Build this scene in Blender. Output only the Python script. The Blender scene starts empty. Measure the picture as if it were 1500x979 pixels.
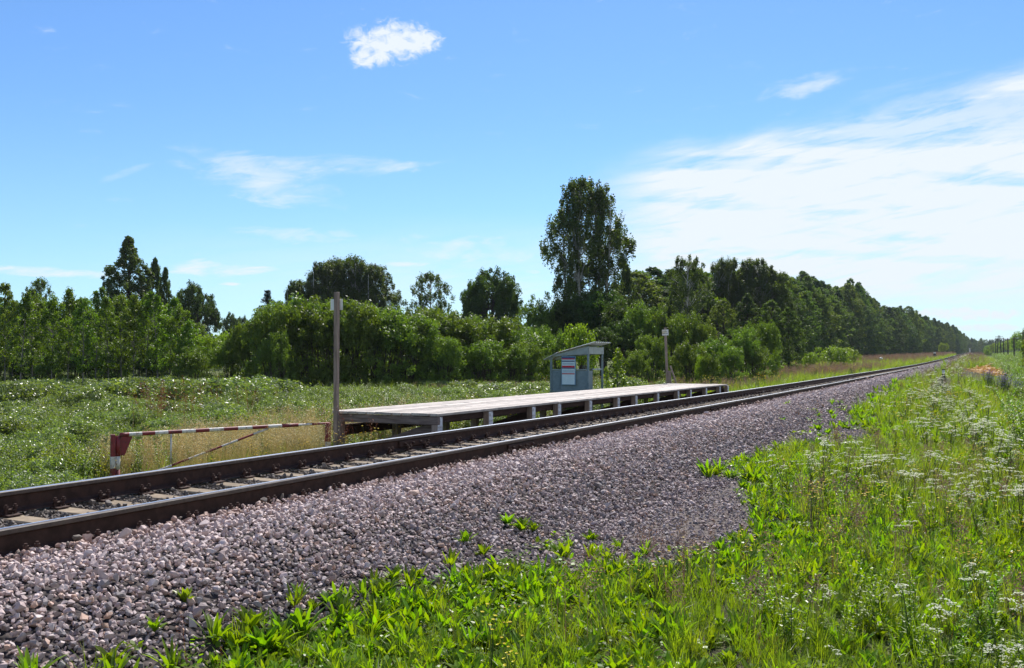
import bpy, math, random
import numpy as np
from mathutils import Vector
random.seed(7)
rng = np.random.default_rng(7)
SC = bpy.context.scene
COL = SC.collection
R = math.radians

# ------------------------------------------------------------------ camera
# world: rails run along +Y, z = 0 is the top of the rails, camera stands at x = y = 0
CAM_Z = 1.106
YAW = R(27.23)
FPX = 1333.0                      # focal length in photo pixels (photo 1500 wide)
cd = bpy.data.cameras.new('camera')
cam = bpy.data.objects.new('camera', cd)
COL.objects.link(cam)
cam.location = (0, 0, CAM_Z)
cam.rotation_euler = (R(90) + math.atan(35.5 / FPX), 0, YAW)
cd.sensor_width = 36.0
cd.lens = 36.0 * FPX / 1500.0
cd.clip_start = 0.05
cd.clip_end = 12000
SC.camera = cam

# ------------------------------------------------------------------ light, exposure, sky
SUN_AZ, SUN_EL = R(-16), R(49)      # azimuth measured from +Y towards +X
sd = Vector((math.sin(SUN_AZ) * math.cos(SUN_EL), math.cos(SUN_AZ) * math.cos(SUN_EL), math.sin(SUN_EL)))
ld = bpy.data.lights.new('sun', 'SUN')
ld.energy = 5.0
ld.angle = R(0.53)
ld.color = (1.0, 0.955, 0.88)
sun = bpy.data.objects.new('sun', ld)
COL.objects.link(sun)
sun.rotation_euler = (-sd).to_track_quat('-Z', 'Y').to_euler()
SC.view_settings.view_transform = 'Standard'
SC.view_settings.look = 'None'
SC.view_settings.exposure = 0.55
SC.view_settings.gamma = 1.0
SC.cycles.max_bounces = 8
SC.cycles.transparent_max_bounces = 8
SC.cycles.caustics_reflective = False
SC.cycles.caustics_refractive = False


class NT:
    """small node helper: every call makes one node and returns its output socket"""
    def __init__(s, tree):
        s.t = tree
    def n(s, kind, **kw):
        nd = s.t.nodes.new(kind)
        for k, v in kw.items():
            setattr(nd, k, v)
        return nd
    def put(s, sock, v):
        if isinstance(v, bpy.types.NodeSocket):
            s.t.links.new(v, sock)
        elif v is not None:
            sock.default_value = v
    def m(s, op, a=0, b=None, c=None, clamp=False):
        nd = s.n('ShaderNodeMath', operation=op, use_clamp=clamp)
        for i, v in enumerate((a, b, c)):
            if v is not None:
                s.put(nd.inputs[i], v)
        return nd.outputs[0]
    def ramp(s, v, lo, hi, a=0.0, b=1.0, smooth=True):
        nd = s.n('ShaderNodeMapRange', interpolation_type='SMOOTHSTEP' if smooth else 'LINEAR')
        s.put(nd.inputs[0], v)
        for i, x in enumerate((lo, hi, a, b)):
            s.put(nd.inputs[i + 1], x)
        return nd.outputs[0]
    def noise(s, vec, scale, detail=4, rough=0.55, dist=0.0, out=0):
        nd = s.n('ShaderNodeTexNoise')
        s.put(nd.inputs['Vector'], vec)
        nd.inputs['Scale'].default_value = scale
        nd.inputs['Detail'].default_value = detail
        nd.inputs['Roughness'].default_value = rough
        nd.inputs['Distortion'].default_value = dist
        return nd.outputs[out]
    def mix(s, f, a, b, mode='MIX'):
        nd = s.n('ShaderNodeMix', data_type='RGBA', blend_type=mode)
        s.put(nd.inputs[0], f)
        for i, v in ((6, a), (7, b)):
            if not isinstance(v, bpy.types.NodeSocket):
                v = tuple(v) + (1,) if len(v) == 3 else v
            s.put(nd.inputs[i], v)
        return nd.outputs[2]
    def vec(s, x, y, z):
        nd = s.n('ShaderNodeCombineXYZ')
        for i, v in enumerate((x, y, z)):
            s.put(nd.inputs[i], v)
        return nd.outputs[0]
    def sep(s, v):
        nd = s.n('ShaderNodeSeparateXYZ')
        s.put(nd.inputs[0], v)
        return nd.outputs


def sky_dir(px, y):
    """azimuth (right of +Y) and elevation in degrees of a direction given by a photo pixel"""
    u = (px - 750) / FPX
    return math.degrees(math.atan(u) - YAW), math.degrees(math.atan((525 - y) / FPX * math.cos(math.atan(u))))


world = bpy.data.worlds.new('World')
SC.world = world
world.use_nodes = True
wt = world.node_tree
wt.nodes.clear()
W = NT(wt)
sky = W.n('ShaderNodeTexSky', sky_type='NISHITA', sun_disc=False)
sky.sun_elevation = SUN_EL
sky.sun_rotation = SUN_AZ
sky.altitude = 50
sky.air_density = 1.0
sky.dust_density = 0.15
sky.ozone_density = 1.6
tc = W.n('ShaderNodeTexCoord')
dx, dy, dz = W.sep(tc.outputs['Generated'])
az = W.m('MULTIPLY', W.m('ARCTAN2', dx, dy), 57.2958)
el = W.m('MULTIPLY', W.m('ARCSINE', dz), 57.2958)
P2 = W.vec(az, el, 0)
# fibrous noise: stretched along the drift of the high cloud
def stretched(rot, sx, sy, scale, detail, rough, dist):
    mp = W.n('ShaderNodeMapping')
    wt.links.new(P2, mp.inputs[0])
    mp.inputs['Rotation'].default_value = (0, 0, R(rot))
    mp2 = W.n('ShaderNodeMapping')
    wt.links.new(mp.outputs[0], mp2.inputs[0])
    mp2.inputs['Scale'].default_value = (sx, sy, 1)
    return W.noise(mp2.outputs[0], scale, detail, rough, dist)
n_fib = stretched(-8, 0.13, 0.62, 1.0, 7, 0.62, 0.5)
n_str = stretched(-9, 0.16, 1.15, 1.0, 8, 0.68, 0.6)
n_band = stretched(4, 0.045, 0.42, 1.0, 4, 0.55, 0.35)
n_big = stretched(-10, 0.06, 0.22, 1.0, 3, 0.5, 0.2)
n_fine = stretched(0, 0.8, 1.3, 1.4, 6, 0.62, 0.6)
n_mid = stretched(-4, 0.32, 1.1, 1.0, 6, 0.65, 0.5)
# the broad sheet of high cloud on the sun's side
edge = W.m('MULTIPLY_ADD', W.m('ADD', az, 22.1), 0.145, 12.5)
below = W.ramp(W.m('SUBTRACT', edge, W.m('ADD', el, W.m('MULTIPLY', W.m('SUBTRACT', n_fib, 0.5), 3.5))), -0.5, 2.2)
rightw = W.ramp(az, -24.0, -15.5)
rightw = W.m('MAXIMUM', rightw, W.m('MULTIPLY', W.ramp(az, -60.0, -20.0), W.ramp(el, 9.5, 5.0, 0, 0.45)))
body = W.m('ADD', W.m('MULTIPLY', W.ramp(n_str, 0.28, 0.58), 0.66), W.m('MULTIPLY', W.ramp(n_band, 0.36, 0.56), 0.62))
lowclear = W.ramp(el, 1.2, 5.5, 0.16, 1.0)
sheet = W.m('MULTIPLY', W.m('MULTIPLY', W.m('MULTIPLY', below, rightw), lowclear), body, clamp=True)
# single clouds: (px, y, half width, half height in photo px, tilt, strength, ragged)
CL = [(572, 57, 62, 27, -4, 2.4, 1), (545, 78, 34, 16, -12, 1.9, 1), (612, 56, 34, 19, 4, 2.0, 1),
      (1185, 122, 84, 20, -8, 0.75, 0), (500, 241, 150, 20, -3, 0.85, 0), (385, 262, 150, 42, 14, 0.75, 0),
      (420, 236, 60, 12, 0, 0.6, 0), (60, 398, 150, 9, 0, 1.2, 0), (320, 394, 105, 17, -3, 1.25, 0), (335, 416, 24, 4, 0, 1.3, 0),
      (600, 387, 55, 8, -2, 0.95, 0), (420, 346, 130, 18, 0, 0.8, 0), (700, 366, 230, 30, 0, 0.8, 0),
      (780, 398, 18, 5, 0, 1.1, 0), (180, 252, 45, 7, -25, 0.25, 0),
      (1405, 459, 75, 10, 2, 1.5, 1), (1455, 461, 40, 10, 0, 1.5, 1), (1444, 480, 46, 6, 0, 1.3, 1), (1490, 500, 60, 5, 0, 0.9, 1)]
total = sheet
for (px, y, rx, ry, rot, st, rag) in CL:
    a0, e0 = sky_dir(px, y)
    k = 57.2958 / FPX
    ca, sa = math.cos(R(rot)), math.sin(R(rot))
    du = W.m('SUBTRACT', az, a0)
    dv = W.m('SUBTRACT', el, e0)
    p = W.m('ADD', W.m('MULTIPLY', du, ca / (rx * k)), W.m('MULTIPLY', dv, -sa / (rx * k)))
    q = W.m('ADD', W.m('MULTIPLY', du, sa / (ry * k)), W.m('MULTIPLY', dv, ca / (ry * k)))
    r2 = W.m('ADD', W.m('MULTIPLY', p, p), W.m('MULTIPLY', q, q))
    if rag:
        v = W.m('SUBTRACT', 1.0, W.m('ADD', r2, W.m('MULTIPLY', W.m('SUBTRACT', 0.50, n_fine), 3.6)))
        v = W.m('MULTIPLY', W.ramp(v, -0.35, 1.1), min(1.0, st * 0.66))
    else:
        g = W.m('SUBTRACT', 1.0, r2, clamp=True)
        v = W.m('MULTIPLY', W.ramp(W.m('SUBTRACT', g, W.m('MULTIPLY', W.m('SUBTRACT', 0.60, n_mid), 2.6)), 0.0, 1.0), W.ramp(n_fib, 0.25, 0.65))
        v = W.m('MULTIPLY', v, st * 0.95)
    total = W.m('MAXIMUM', total, v)
total = W.m('MINIMUM', total, 0.97)
veil = W.ramp(el, 16.0, -1.0, 0.0, 0.22)
tint = W.mix(1.0, sky.outputs[0], (0.80, 1.13, 1.50), 'MULTIPLY')
haze_c = W.mix(veil, tint, (5.6, 8.2, 10.2))
cloudy = W.mix(total, haze_c, (8.6, 9.3, 9.9))
bg = W.n('ShaderNodeBackground')
bg.inputs[1].default_value = 0.070
wt.links.new(cloudy, bg.inputs[0])
wo = W.n('ShaderNodeOutputWorld')
wt.links.new(bg.outputs[0], wo.inputs[0])

# ------------------------------------------------------------------ terrain
HK = np.array([(-400, 0), (0, 0), (30, 0.0), (48, .06), (90, .18), (139, .40), (230, 1.10), (338, 2.12), (460, 3.2), (583, 4.2), (700, 4.9), (900, 5.2), (1400, 5.0), (9000, 5.0)], float)
def lift(t):
    t = np.asarray(t, float)
    return (np.interp(t - 12, HK[:, 0], HK[:, 1]) + np.interp(t, HK[:, 0], HK[:, 1]) + np.interp(t + 12, HK[:, 0], HK[:, 1])) / 3
PK = np.array([(-9000, -1.2), (-60, -1.05), (-30, -.92), (-12, -.84), (-9.9, -.80), (-8.9, -.62), (-8.3, -.30), (-8.05, -.243), (-7.3, -.235), (-7.15, -.236), (-5.8, -.236), (-5.7, -.236), (-5.58, -.180), (-5.05, -.185), (-4.7, -.235),
               (-3.55, -.63), (-2.4, -.68), (-.5, -.69), (.7, -.80), (2.0, -1.3), (4.0, -1.95), (7.0, -2.05), (11, -1.6), (18, -1.25), (40, -1.1), (9000, -1.1)], float)
def bumps(x, t):
    return (np.sin(x * 1.7 + t * .9) * .5 + np.sin(x * .53 - t * .71 + 1.3) + np.sin(t * .23 + x * .31) * 1.2) / 2.7
def prof(x):
    return np.interp(x, PK[:, 0], PK[:, 1])
def ground_z(x, t):
    x = np.asarray(x, float); t = np.asarray(t, float)
    far = np.clip((np.abs(x + 6.5) - 2.6) / 4, 0, 1)
    return prof(x) + lift(t) + bumps(x, t) * .045 * far
TOE = np.array([(-30, -4.1), (2.5, -3.9), (4.0, -3.9), (5.1, -3.8), (6.4, -3.5), (7.0, -2.95), (7.3, -2.35), (8.0, -2.1), (9.0, -1.95), (10.5, -2.25), (12.0, -2.75), (13.6, -3.05), (14.6, -3.55), (17, -3.55),
                (18.8, -3.4), (19.6, -2.5), (20.5, -1.9), (22, -2.0), (25, -2.9), (30, -3.55), (33, -3.65), (45, -4.0), (60, -4.25), (140, -4.4), (3000, -4.4)])
def toe(t):
    return np.interp(t, TOE[:, 0], TOE[:, 1])

def pix(px, depth, y=None):
    """ground point (x, t) whose image column in the photo is px at this distance ahead of the camera; with y also its height"""
    u = (px - 750) / FPX
    c, s = math.cos(YAW), math.sin(YAW)
    x = depth * (-s + u * c)
    t = depth * (c + u * s)
    if y is None:
        return x, t
    return x, t, CAM_Z + depth * (525 - y) / FPX

def in_view(x, t, margin=130, near=.8):
    c, s = math.cos(YAW), math.sin(YAW)
    d = -s * x + c * t
    u = 750 + FPX * (c * x + s * t) / np.maximum(d, .01)
    margin = margin + 1500 / np.maximum(d, 1.5)
    return (d > near) & (u > -margin) & (u < 1500 + margin)

# ------------------------------------------------------------------ mesh helpers
def mesh_np(name, V, F, mats, mi=None, tint=None, smooth=False):
    me = bpy.data.meshes.new(name)
    V = np.asarray(V, np.float32).reshape(-1, 3)
    if isinstance(F, np.ndarray):
        k = F.shape[1]
        me.vertices.add(len(V)); me.vertices.foreach_set('co', V.ravel())
        me.loops.add(F.size); me.loops.foreach_set('vertex_index', F.astype(np.int32).ravel())
        me.polygons.add(len(F))
        me.polygons.foreach_set('loop_start', (np.arange(len(F)) * k).astype(np.int32))
        if mi is not None:
            me.polygons.foreach_set('material_index', np.asarray(mi, np.int32))
        me.update(calc_edges=True)
    else:
        me.from_pydata(V.tolist(), [], F)
        if mi is not None:
            me.polygons.foreach_set('material_index', np.asarray(mi, np.int32))
        me.update()
    for m in (mats if isinstance(mats, (list, tuple)) else [mats]):
        me.materials.append(m)
    if tint is not None:
        at = me.attributes.new('tint', 'FLOAT', 'POINT')
        at.data.foreach_set('value', np.asarray(tint, np.float32))
    me.polygons.foreach_set('use_smooth', [smooth] * len(me.polygons))
    me.validate()
    return me

class MB:
    """collects shapes (verts + faces + material slot) into one mesh"""
    def __init__(s):
        s.v = []; s.f = []; s.m = []; s.t = []
    def add(s, V, F, m=0, tint=0.5):
        o = len(s.v)
        s.v += [tuple(map(float, p)) for p in V]
        s.f += [tuple(i + o for i in f) for f in F]
        s.m += [m] * len(F)
        s.t += [tint] * len(V)
        return s
    def box(s, c, size, rz=0.0, m=0, bev=0.0, tint=.5, rot=None):
        hx, hy, hz = (q / 2 for q in size)
        b = min(bev, hx * .45, hy * .45, hz * .45)
        if b <= 0:
            V = [(sx * hx, sy * hy, sz * hz) for sz in (-1, 1) for sy in (-1, 1) for sx in (-1, 1)]
            F = [(0, 2, 3, 1), (4, 5, 7, 6), (0, 1, 5, 4), (2, 6, 7, 3), (0, 4, 6, 2), (1, 3, 7, 5)]
        else:
            def ring(x, y, z, cb):
                return [(-x + cb, -y, z), (x - cb, -y, z), (x, -y + cb, z), (x, y - cb, z), (x - cb, y, z), (-x + cb, y, z), (-x, y - cb, z), (-x, -y + cb, z)]
            V = ring(hx - b, hy - b, -hz, b * .5) + ring(hx, hy, -hz + b, b) + ring(hx, hy, hz - b, b) + ring(hx - b, hy - b, hz, b * .5)
            F = [tuple(range(7, -1, -1)), tuple(range(24, 32))]
            for k in range(3):
                for i in range(8):
                    j = (i + 1) % 8
                    F.append((k * 8 + i, k * 8 + j, k * 8 + 8 + j, k * 8 + 8 + i))
        if rot is not None:
            V = [tuple(rot @ Vector(p)) for p in V]
        cz, sz_ = math.cos(rz), math.sin(rz)
        V = [(c[0] + p[0] * cz - p[1] * sz_, c[1] + p[0] * sz_ + p[1] * cz, c[2] + p[2]) for p in V]
        return s.add(V, F, m, tint)
    def bar(s, a, b, w, h, m=0, bev=0.0, up=(0, 0, 1)):
        a = Vector(a); b = Vector(b); d = b - a
        y = d.normalized(); x = y.cross(Vector(up)).normalized(); z = x.cross(y)
        from mathutils import Matrix
        M = Matrix((x, y, z)).transposed()
        return s.box(tuple((a + b) / 2), (w, d.length, h), 0, m, bev, rot=M)
    def tube(s, pts, rad, n=8, m=0, cap=True, tint=.5):
        pts = [Vector(p) for p in pts]
        if not hasattr(rad, '__len__'):
            rad = [rad] * len(pts)
        V = []; F = []
        ref = None
        for i, p in enumerate(pts):
            d = (pts[min(i + 1, len(pts) - 1)] - pts[max(i - 1, 0)]).normalized()
            if ref is None:
                ref = Vector((0, 0, 1)) if abs(d.z) < .9 else Vector((1, 0, 0))
                ref = ref.cross(d).normalized()
            ref = (ref - d * ref.dot(d)).normalized()
            q = d.cross(ref)
            for k in range(n):
                a = 2 * math.pi * k / n
                V.append(p + (ref * math.cos(a) + q * math.sin(a)) * rad[i])
            if i:
                for k in range(n):
                    j = (k + 1) % n
                    F.append(((i - 1) * n + k, (i - 1) * n + j, i * n + j, i * n + k))
        if cap:
            F.append(tuple(range(n - 1, -1, -1)))
            F.append(tuple((len(pts) - 1) * n + k for k in range(n)))
        return s.add(V, F, m, tint)
    def mesh(s, name, mats, smooth=False):
        return mesh_np(name, s.v, s.f, mats, s.m, s.t, smooth)

def link(name, me, parent=None, loc=None, label=None, cat=None, group=None, kind=None):
    o = bpy.data.objects.new(name, me)
    COL.objects.link(o)
    if parent is not None:
        o.parent = parent
    if loc is not None:
        o.location = loc
    if label: o['label'] = label
    if cat: o['category'] = cat
    if group: o['group'] = group
    if kind: o['kind'] = kind
    return o
def thing(name, loc, label, cat, group=None, rz=0.0):
    o = link(name, None, None, loc, label, cat, group)
    o.rotation_euler = (0, 0, rz)
    o.empty_display_size = .3
    return o

# ------------------------------------------------------------------ materials
def new_mat(name):
    m = bpy.data.materials.new(name)
    m.use_nodes = True
    m.node_tree.nodes.clear()
    return m, NT(m.node_tree)
def finish(m, N, color, rough=.7, bump=None, bstr=.3, metal=0.0, spec=.4, dist=.01):
    b = N.n('ShaderNodeBsdfPrincipled')
    N.put(b.inputs['Base Color'], color if isinstance(color, bpy.types.NodeSocket) else tuple(color) + (1,))
    N.put(b.inputs['Roughness'], rough)
    N.put(b.inputs['Metallic'], metal)
    N.put(b.inputs['Specular IOR Level'], spec)
    if bump is not None:
        bn = N.n('ShaderNodeBump')
        bn.inputs['Strength'].default_value = bstr
        bn.inputs['Distance'].default_value = dist
        N.put(bn.inputs['Height'], bump)
        N.put(b.inputs['Normal'], bn.outputs[0])
    o = N.n('ShaderNodeOutputMaterial')
    N.put(o.inputs[0], b.outputs[0])
    return m
def mat_noise(name, c1, c2, scale, rough=.7, bump=.3, spec=.3, metal=0.0, stretch=(1, 1, 1), c3=None, s3=8, vary=0.25, dist=.01, detail=5):
    m, N = new_mat(name)
    tcn = N.n('ShaderNodeTexCoord')
    oi = N.n('ShaderNodeObjectInfo')
    mp = N.n('ShaderNodeMapping')
    mp.inputs['Scale'].default_value = stretch
    N.put(mp.inputs[0], tcn.outputs['Object'])
    N.put(mp.inputs['Location'], N.vec(N.m('MULTIPLY', oi.outputs['Random'], 37), N.m('MULTIPLY', oi.outputs['Random'], 91), 0))
    nz = N.noise(mp.outputs[0], scale, detail, .6, .2)
    col = N.mix(N.ramp(nz, .3, .7), c1, c2)
    if c3 is not None:
        col = N.mix(N.ramp(N.noise(tcn.outputs['Object'], s3, 4, .6), .52, .66), col, c3)
    br = N.m('MULTIPLY_ADD', oi.outputs['Random'], vary, 1 - vary / 2)
    hsv = N.n('ShaderNodeHueSaturation')
    N.put(hsv.inputs['Value'], br)
    N.put(hsv.inputs['Color'], col)
    return finish(m, N, hsv.outputs[0], rough, nz, bump, metal, spec, dist)

def mat_leaf(name, dark, light, trans=.35, rough=.45, spec=.35, hue=.035, sat=1.0, tcol=None, tone=None):
    m, N = new_mat(name)
    at = N.n('ShaderNodeAttribute', attribute_name='tint')
    oi = N.n('ShaderNodeObjectInfo')
    f = N.m('ADD', N.m('MULTIPLY', at.outputs['Fac'], .65), N.m('MULTIPLY', oi.outputs['Random'], .35))
    col = N.mix(f, dark, light)
    if tone is not None:      # part of the plants go over to another tone (dry, flowering)
        tcx = N.n('ShaderNodeNewGeometry')
        nz = N.noise(tcx.outputs['Position'], tone[1], 3, .6)
        col = N.mix(N.m('MULTIPLY', N.ramp(nz, .5, .68), tone[2]), col, tone[0])
    h = N.n('ShaderNodeHueSaturation')
    N.put(h.inputs['Hue'], N.m('MULTIPLY_ADD', oi.outputs['Random'], hue, .5 - hue / 2))
    h.inputs['Saturation'].default_value = sat
    N.put(h.inputs['Color'], col)
    b = N.n('ShaderNodeBsdfPrincipled')
    N.put(b.inputs['Base Color'], h.outputs[0])
    b.inputs['Roughness'].default_value = rough
    b.inputs['Specular IOR Level'].default_value = spec
    tr = N.n('ShaderNodeBsdfTranslucent')
    N.put(tr.inputs[0], N.mix(1.0, h.outputs[0], tcol or (1.9, 2.0, .5), 'MULTIPLY'))
    mx = N.n('ShaderNodeMixShader')
    mx.inputs[0].default_value = trans
    N.put(mx.inputs[1], b.outputs[0]); N.put(mx.inputs[2], tr.outputs[0])
    o = N.n('ShaderNodeOutputMaterial')
    N.put(o.inputs[0], mx.outputs[0])
    return m

M_RAIL = mat_noise('rail_rust', (.032, .017, .013), (.064, .034, .026), 14, .8, .25, .2, c3=(.060, .030, .022), s3=5)
M_HEAD = mat_noise('rail_head_side', (.055, .035, .028), (.10, .068, .05), 20, .5, .1, .5)
M_SHINE = mat_noise('rail_polished', (.50, .56, .66), (.60, .65, .72), 30, .36, .03, .6, metal=1.0, stretch=(8, .2, 1), vary=.05)  # bluish tint adds the blue of reflected sky to the steel
M_CLIP = mat_noise('clip_rust', (.030, .015, .012), (.075, .036, .028), 30, .75, .3, .3)
M_CONC = mat_noise('sleeper_concrete', (.20, .155, .11), (.28, .225, .165), 9, .9, .35, .2, c3=(.13, .095, .07), s3=3.5)
M_DECK = mat_noise('deck_weathered', (.36, .315, .28), (.56, .50, .45), 5, .85, .5, .25, stretch=(14, .7, 4), c3=(.30, .265, .24), s3=2.2, vary=.45)
M_WOOD = mat_noise('wood_grey_brown', (.21, .155, .13), (.38, .295, .25), 6, .85, .5, .2, stretch=(6, 6, .5), vary=.3)
M_WOODX = mat_noise('wood_beam', (.11, .08, .073), (.22, .17, .155), 6, .85, .5, .2, stretch=(.5, 6, 6), vary=.3)
M_SHADEW = mat_noise('wood_shaded_beam', (.045, .026, .024), (.085, .052, .046), 6, .9, .4, .2, stretch=(8, .6, 8), vary=.3)  # shade under the deck put into the beam colour
M_WHITEW = mat_noise('post_white_paint', (.58, .60, .64), (.74, .76, .80), 16, .7, .3, .3, c3=(.25, .19, .16), s3=14)
M_RED = mat_noise('barrier_red_paint', (.15, .012, .018), (.22, .022, .028), 14, .55, .1, .45, c3=(.10, .02, .02), s3=11, vary=.05)
M_WHITE = mat_noise('barrier_white_paint', (.50, .47, .44), (.66, .62, .58), 14, .6, .1, .4, c3=(.33, .22, .17), s3=16, vary=.05)
M_SHEL = mat_noise('shelter_blue_grey_paint', (.13, .185, .21), (.175, .235, .26), 7, .6, .1, .4, c3=(.10, .145, .165), s3=3)
M_SHEL2 = mat_noise('shelter_light_panel', (.22, .27, .275), (.29, .345, .35), 7, .6, .1, .4)
M_ROOF = mat_noise('shelter_roof_sheet', (.33, .38, .42), (.45, .50, .53), 4, .5, .1, .5, c3=(.24, .13, .08), s3=2.6)
M_SIGN = mat_noise('sign_white_sheet', (.68, .68, .66), (.80, .80, .78), 8, .6, .05, .3, c3=(.60, .52, .36), s3=5)
M_PBLUE = mat_noise('notice_blue', (.035, .07, .16), (.05, .09, .20), 8, .5, .0, .4)
M_PFRAME = mat_noise('notice_frame_blue', (.12, .24, .36), (.15, .28, .40), 8, .5, .0, .4)
M_PRED = mat_noise('notice_red', (.45, .015, .03), (.55, .02, .04), 8, .5, .0, .4)
M_PWHITE = mat_noise('notice_pale_sheet', (.50, .64, .70), (.58, .70, .75), 8, .5, .0, .4)
M_INK = mat_noise('sign_ink', (.16, .17, .19), (.25, .26, .28), 30, .6, .0, .3)
M_BLACK = mat_noise('marker_black', (.012, .012, .014), (.025, .025, .028), 8, .6, .1, .4)
M_POLE = mat_noise('pole_dark_wood', (.025, .019, .017), (.055, .043, .036), 6, .9, .3, .2, stretch=(6, 6, .4))
M_GLASS = mat_noise('insulator_porcelain', (.5, .5, .47), (.6, .6, .57), 8, .2, .0, .5)
M_BARK = mat_noise('bark_grey', (.09, .085, .075), (.21, .20, .18), 5, .9, .5, .2, stretch=(4, 4, .8))
M_BIRCH = mat_noise('bark_birch', (.28, .27, .25), (.42, .41, .39), 4, .8, .3, .2, stretch=(1, 1, 5), c3=(.04, .035, .03), s3=3)
M_DBARK = mat_noise('bark_dark', (.035, .028, .022), (.07, .056, .045), 6, .95, .5, .2, stretch=(4, 4, .8))
M_STEM = mat_leaf('stem_green', (.05, .075, .02), (.09, .12, .035), .1)

L_WILLOW = mat_leaf('leaf_willow', (.036, .066, .010), (.165, .235, .034), .38, .46, .30)
L_ASPEN = mat_leaf('leaf_aspen', (.042, .075, .007), (.14, .205, .018), .45, .45, .30)
L_BIRCH = mat_leaf('leaf_birch', (.034, .055, .013), (.10, .135, .036), .38, .5, .25)
L_OAK = mat_leaf('leaf_oak', (.026, .052, .010), (.08, .125, .024), .35, .55, .22)
L_SPRUCE = mat_leaf('needle_spruce', (.008, .022, .014), (.022, .045, .024), .08, .6, .2)
L_FOREST = mat_leaf('leaf_forest', (.036, .066, .015), (.11, .165, .040), .42, .6, .12)
L_FOREST2 = mat_leaf('leaf_forest_dark', (.026, .050, .016), (.075, .115, .036), .34, .6, .12)
L_FOREST3 = mat_leaf('leaf_forest_olive', (.055, .080, .018), (.15, .19, .045), .45, .6, .12)
L_LIGHT = mat_leaf('leaf_light_bush', (.080, .125, .010), (.20, .27, .022), .42, .45, .3)
L_HERB = mat_leaf('leaf_meadow_herb', (.065, .105, .014), (.19, .25, .045), .44, .42, .38, tone=((.27, .27, .035), .35, .55))
L_SHRUB = mat_leaf('leaf_silvery_shrub', (.055, .090, .030), (.23, .28, .105), .38, .38, .55)
L_GRASS = mat_leaf('grass_blades', (.095, .145, .008), (.25, .33, .018), .45, .45, .3, tone=((.22, .19, .06), .5, .5))
L_BROAD = mat_leaf('leaf_broad_weed', (.062, .115, .004), (.215, .32, .008), .45, .40, .35, hue=.05, tone=((.10, .15, .018), 1.6, .6))
L_STRAW = mat_leaf('grass_straw', (.34, .28, .11), (.64, .52, .27), .25, .6, .2, tcol=(1.2, 1.0, .7))
L_PINKG = mat_leaf('grass_seed_pinkish', (.18, .115, .085), (.33, .22, .16), .25, .6, .2, tcol=(1.2, 1.0, .8))
L_WHITE = mat_leaf('petal_white', (.58, .60, .42), (.78, .78, .62), .40, .6, .2, tcol=(1, 1, .9))
L_YELLOW = mat_leaf('petal_yellow', (.60, .42, .01), (.80, .62, .02), .3, .5, .2, tcol=(1.1, 1, .3))
L_PURPLE = mat_leaf('petal_violet', (.10, .06, .30), (.22, .13, .50), .3, .6, .2, tcol=(1, 1, 1))
L_SORREL = mat_leaf('seed_sorrel', (.16, .045, .02), (.30, .09, .04), .2, .6, .2, tcol=(1.2, .9, .6))

def mat_stone(name, cols, scale=1.0, dark=1.0):
    m, N = new_mat(name)
    oi = N.n('ShaderNodeObjectInfo')
    g = N.n('ShaderNodeTexCoord')
    cr = N.n('ShaderNodeValToRGB')
    e = cr.color_ramp.elements
    e[0].position = 0; e[0].color = (*cols[0], 1)
    e[1].position = 1; e[1].color = (*cols[-1], 1)
    for i, c in enumerate(cols[1:-1]):
        q = e.new((i + 1) / (len(cols) - 1)); q.color = (*c, 1)
    N.put(cr.inputs[0], oi.outputs['Random'])
    nz = N.noise(g.outputs['Object'], 3.0 * scale, 5, .65)
    col = N.mix(N.ramp(nz, .35, .75, 0, .35), cr.outputs[0], (.42, .36, .35))
    col = N.mix(1.0, col, (dark, dark, dark), 'MULTIPLY')
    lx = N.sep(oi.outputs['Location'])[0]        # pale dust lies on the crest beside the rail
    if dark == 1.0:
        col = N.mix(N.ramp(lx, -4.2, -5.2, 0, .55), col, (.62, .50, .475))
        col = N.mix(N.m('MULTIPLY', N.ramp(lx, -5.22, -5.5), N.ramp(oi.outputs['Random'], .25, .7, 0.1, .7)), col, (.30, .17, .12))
        col = N.mix(N.ramp(lx, -4.6, -3.9, 0, .28), col, (.155, .14, .15))  # lower stones darker, cooler: less dust, and slope shading mixed into the colour
    return finish(m, N, col, .75, nz, .25, 0, .35, .02)
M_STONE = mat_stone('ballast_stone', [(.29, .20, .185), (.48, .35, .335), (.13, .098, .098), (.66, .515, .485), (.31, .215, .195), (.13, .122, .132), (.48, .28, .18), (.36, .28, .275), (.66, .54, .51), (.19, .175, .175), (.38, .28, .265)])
M_STONE2 = mat_stone('ballast_stone_oily', [(.12, .092, .072), (.19, .155, .125), (.07, .055, .045), (.15, .125, .105)], dark=.85)

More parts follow.
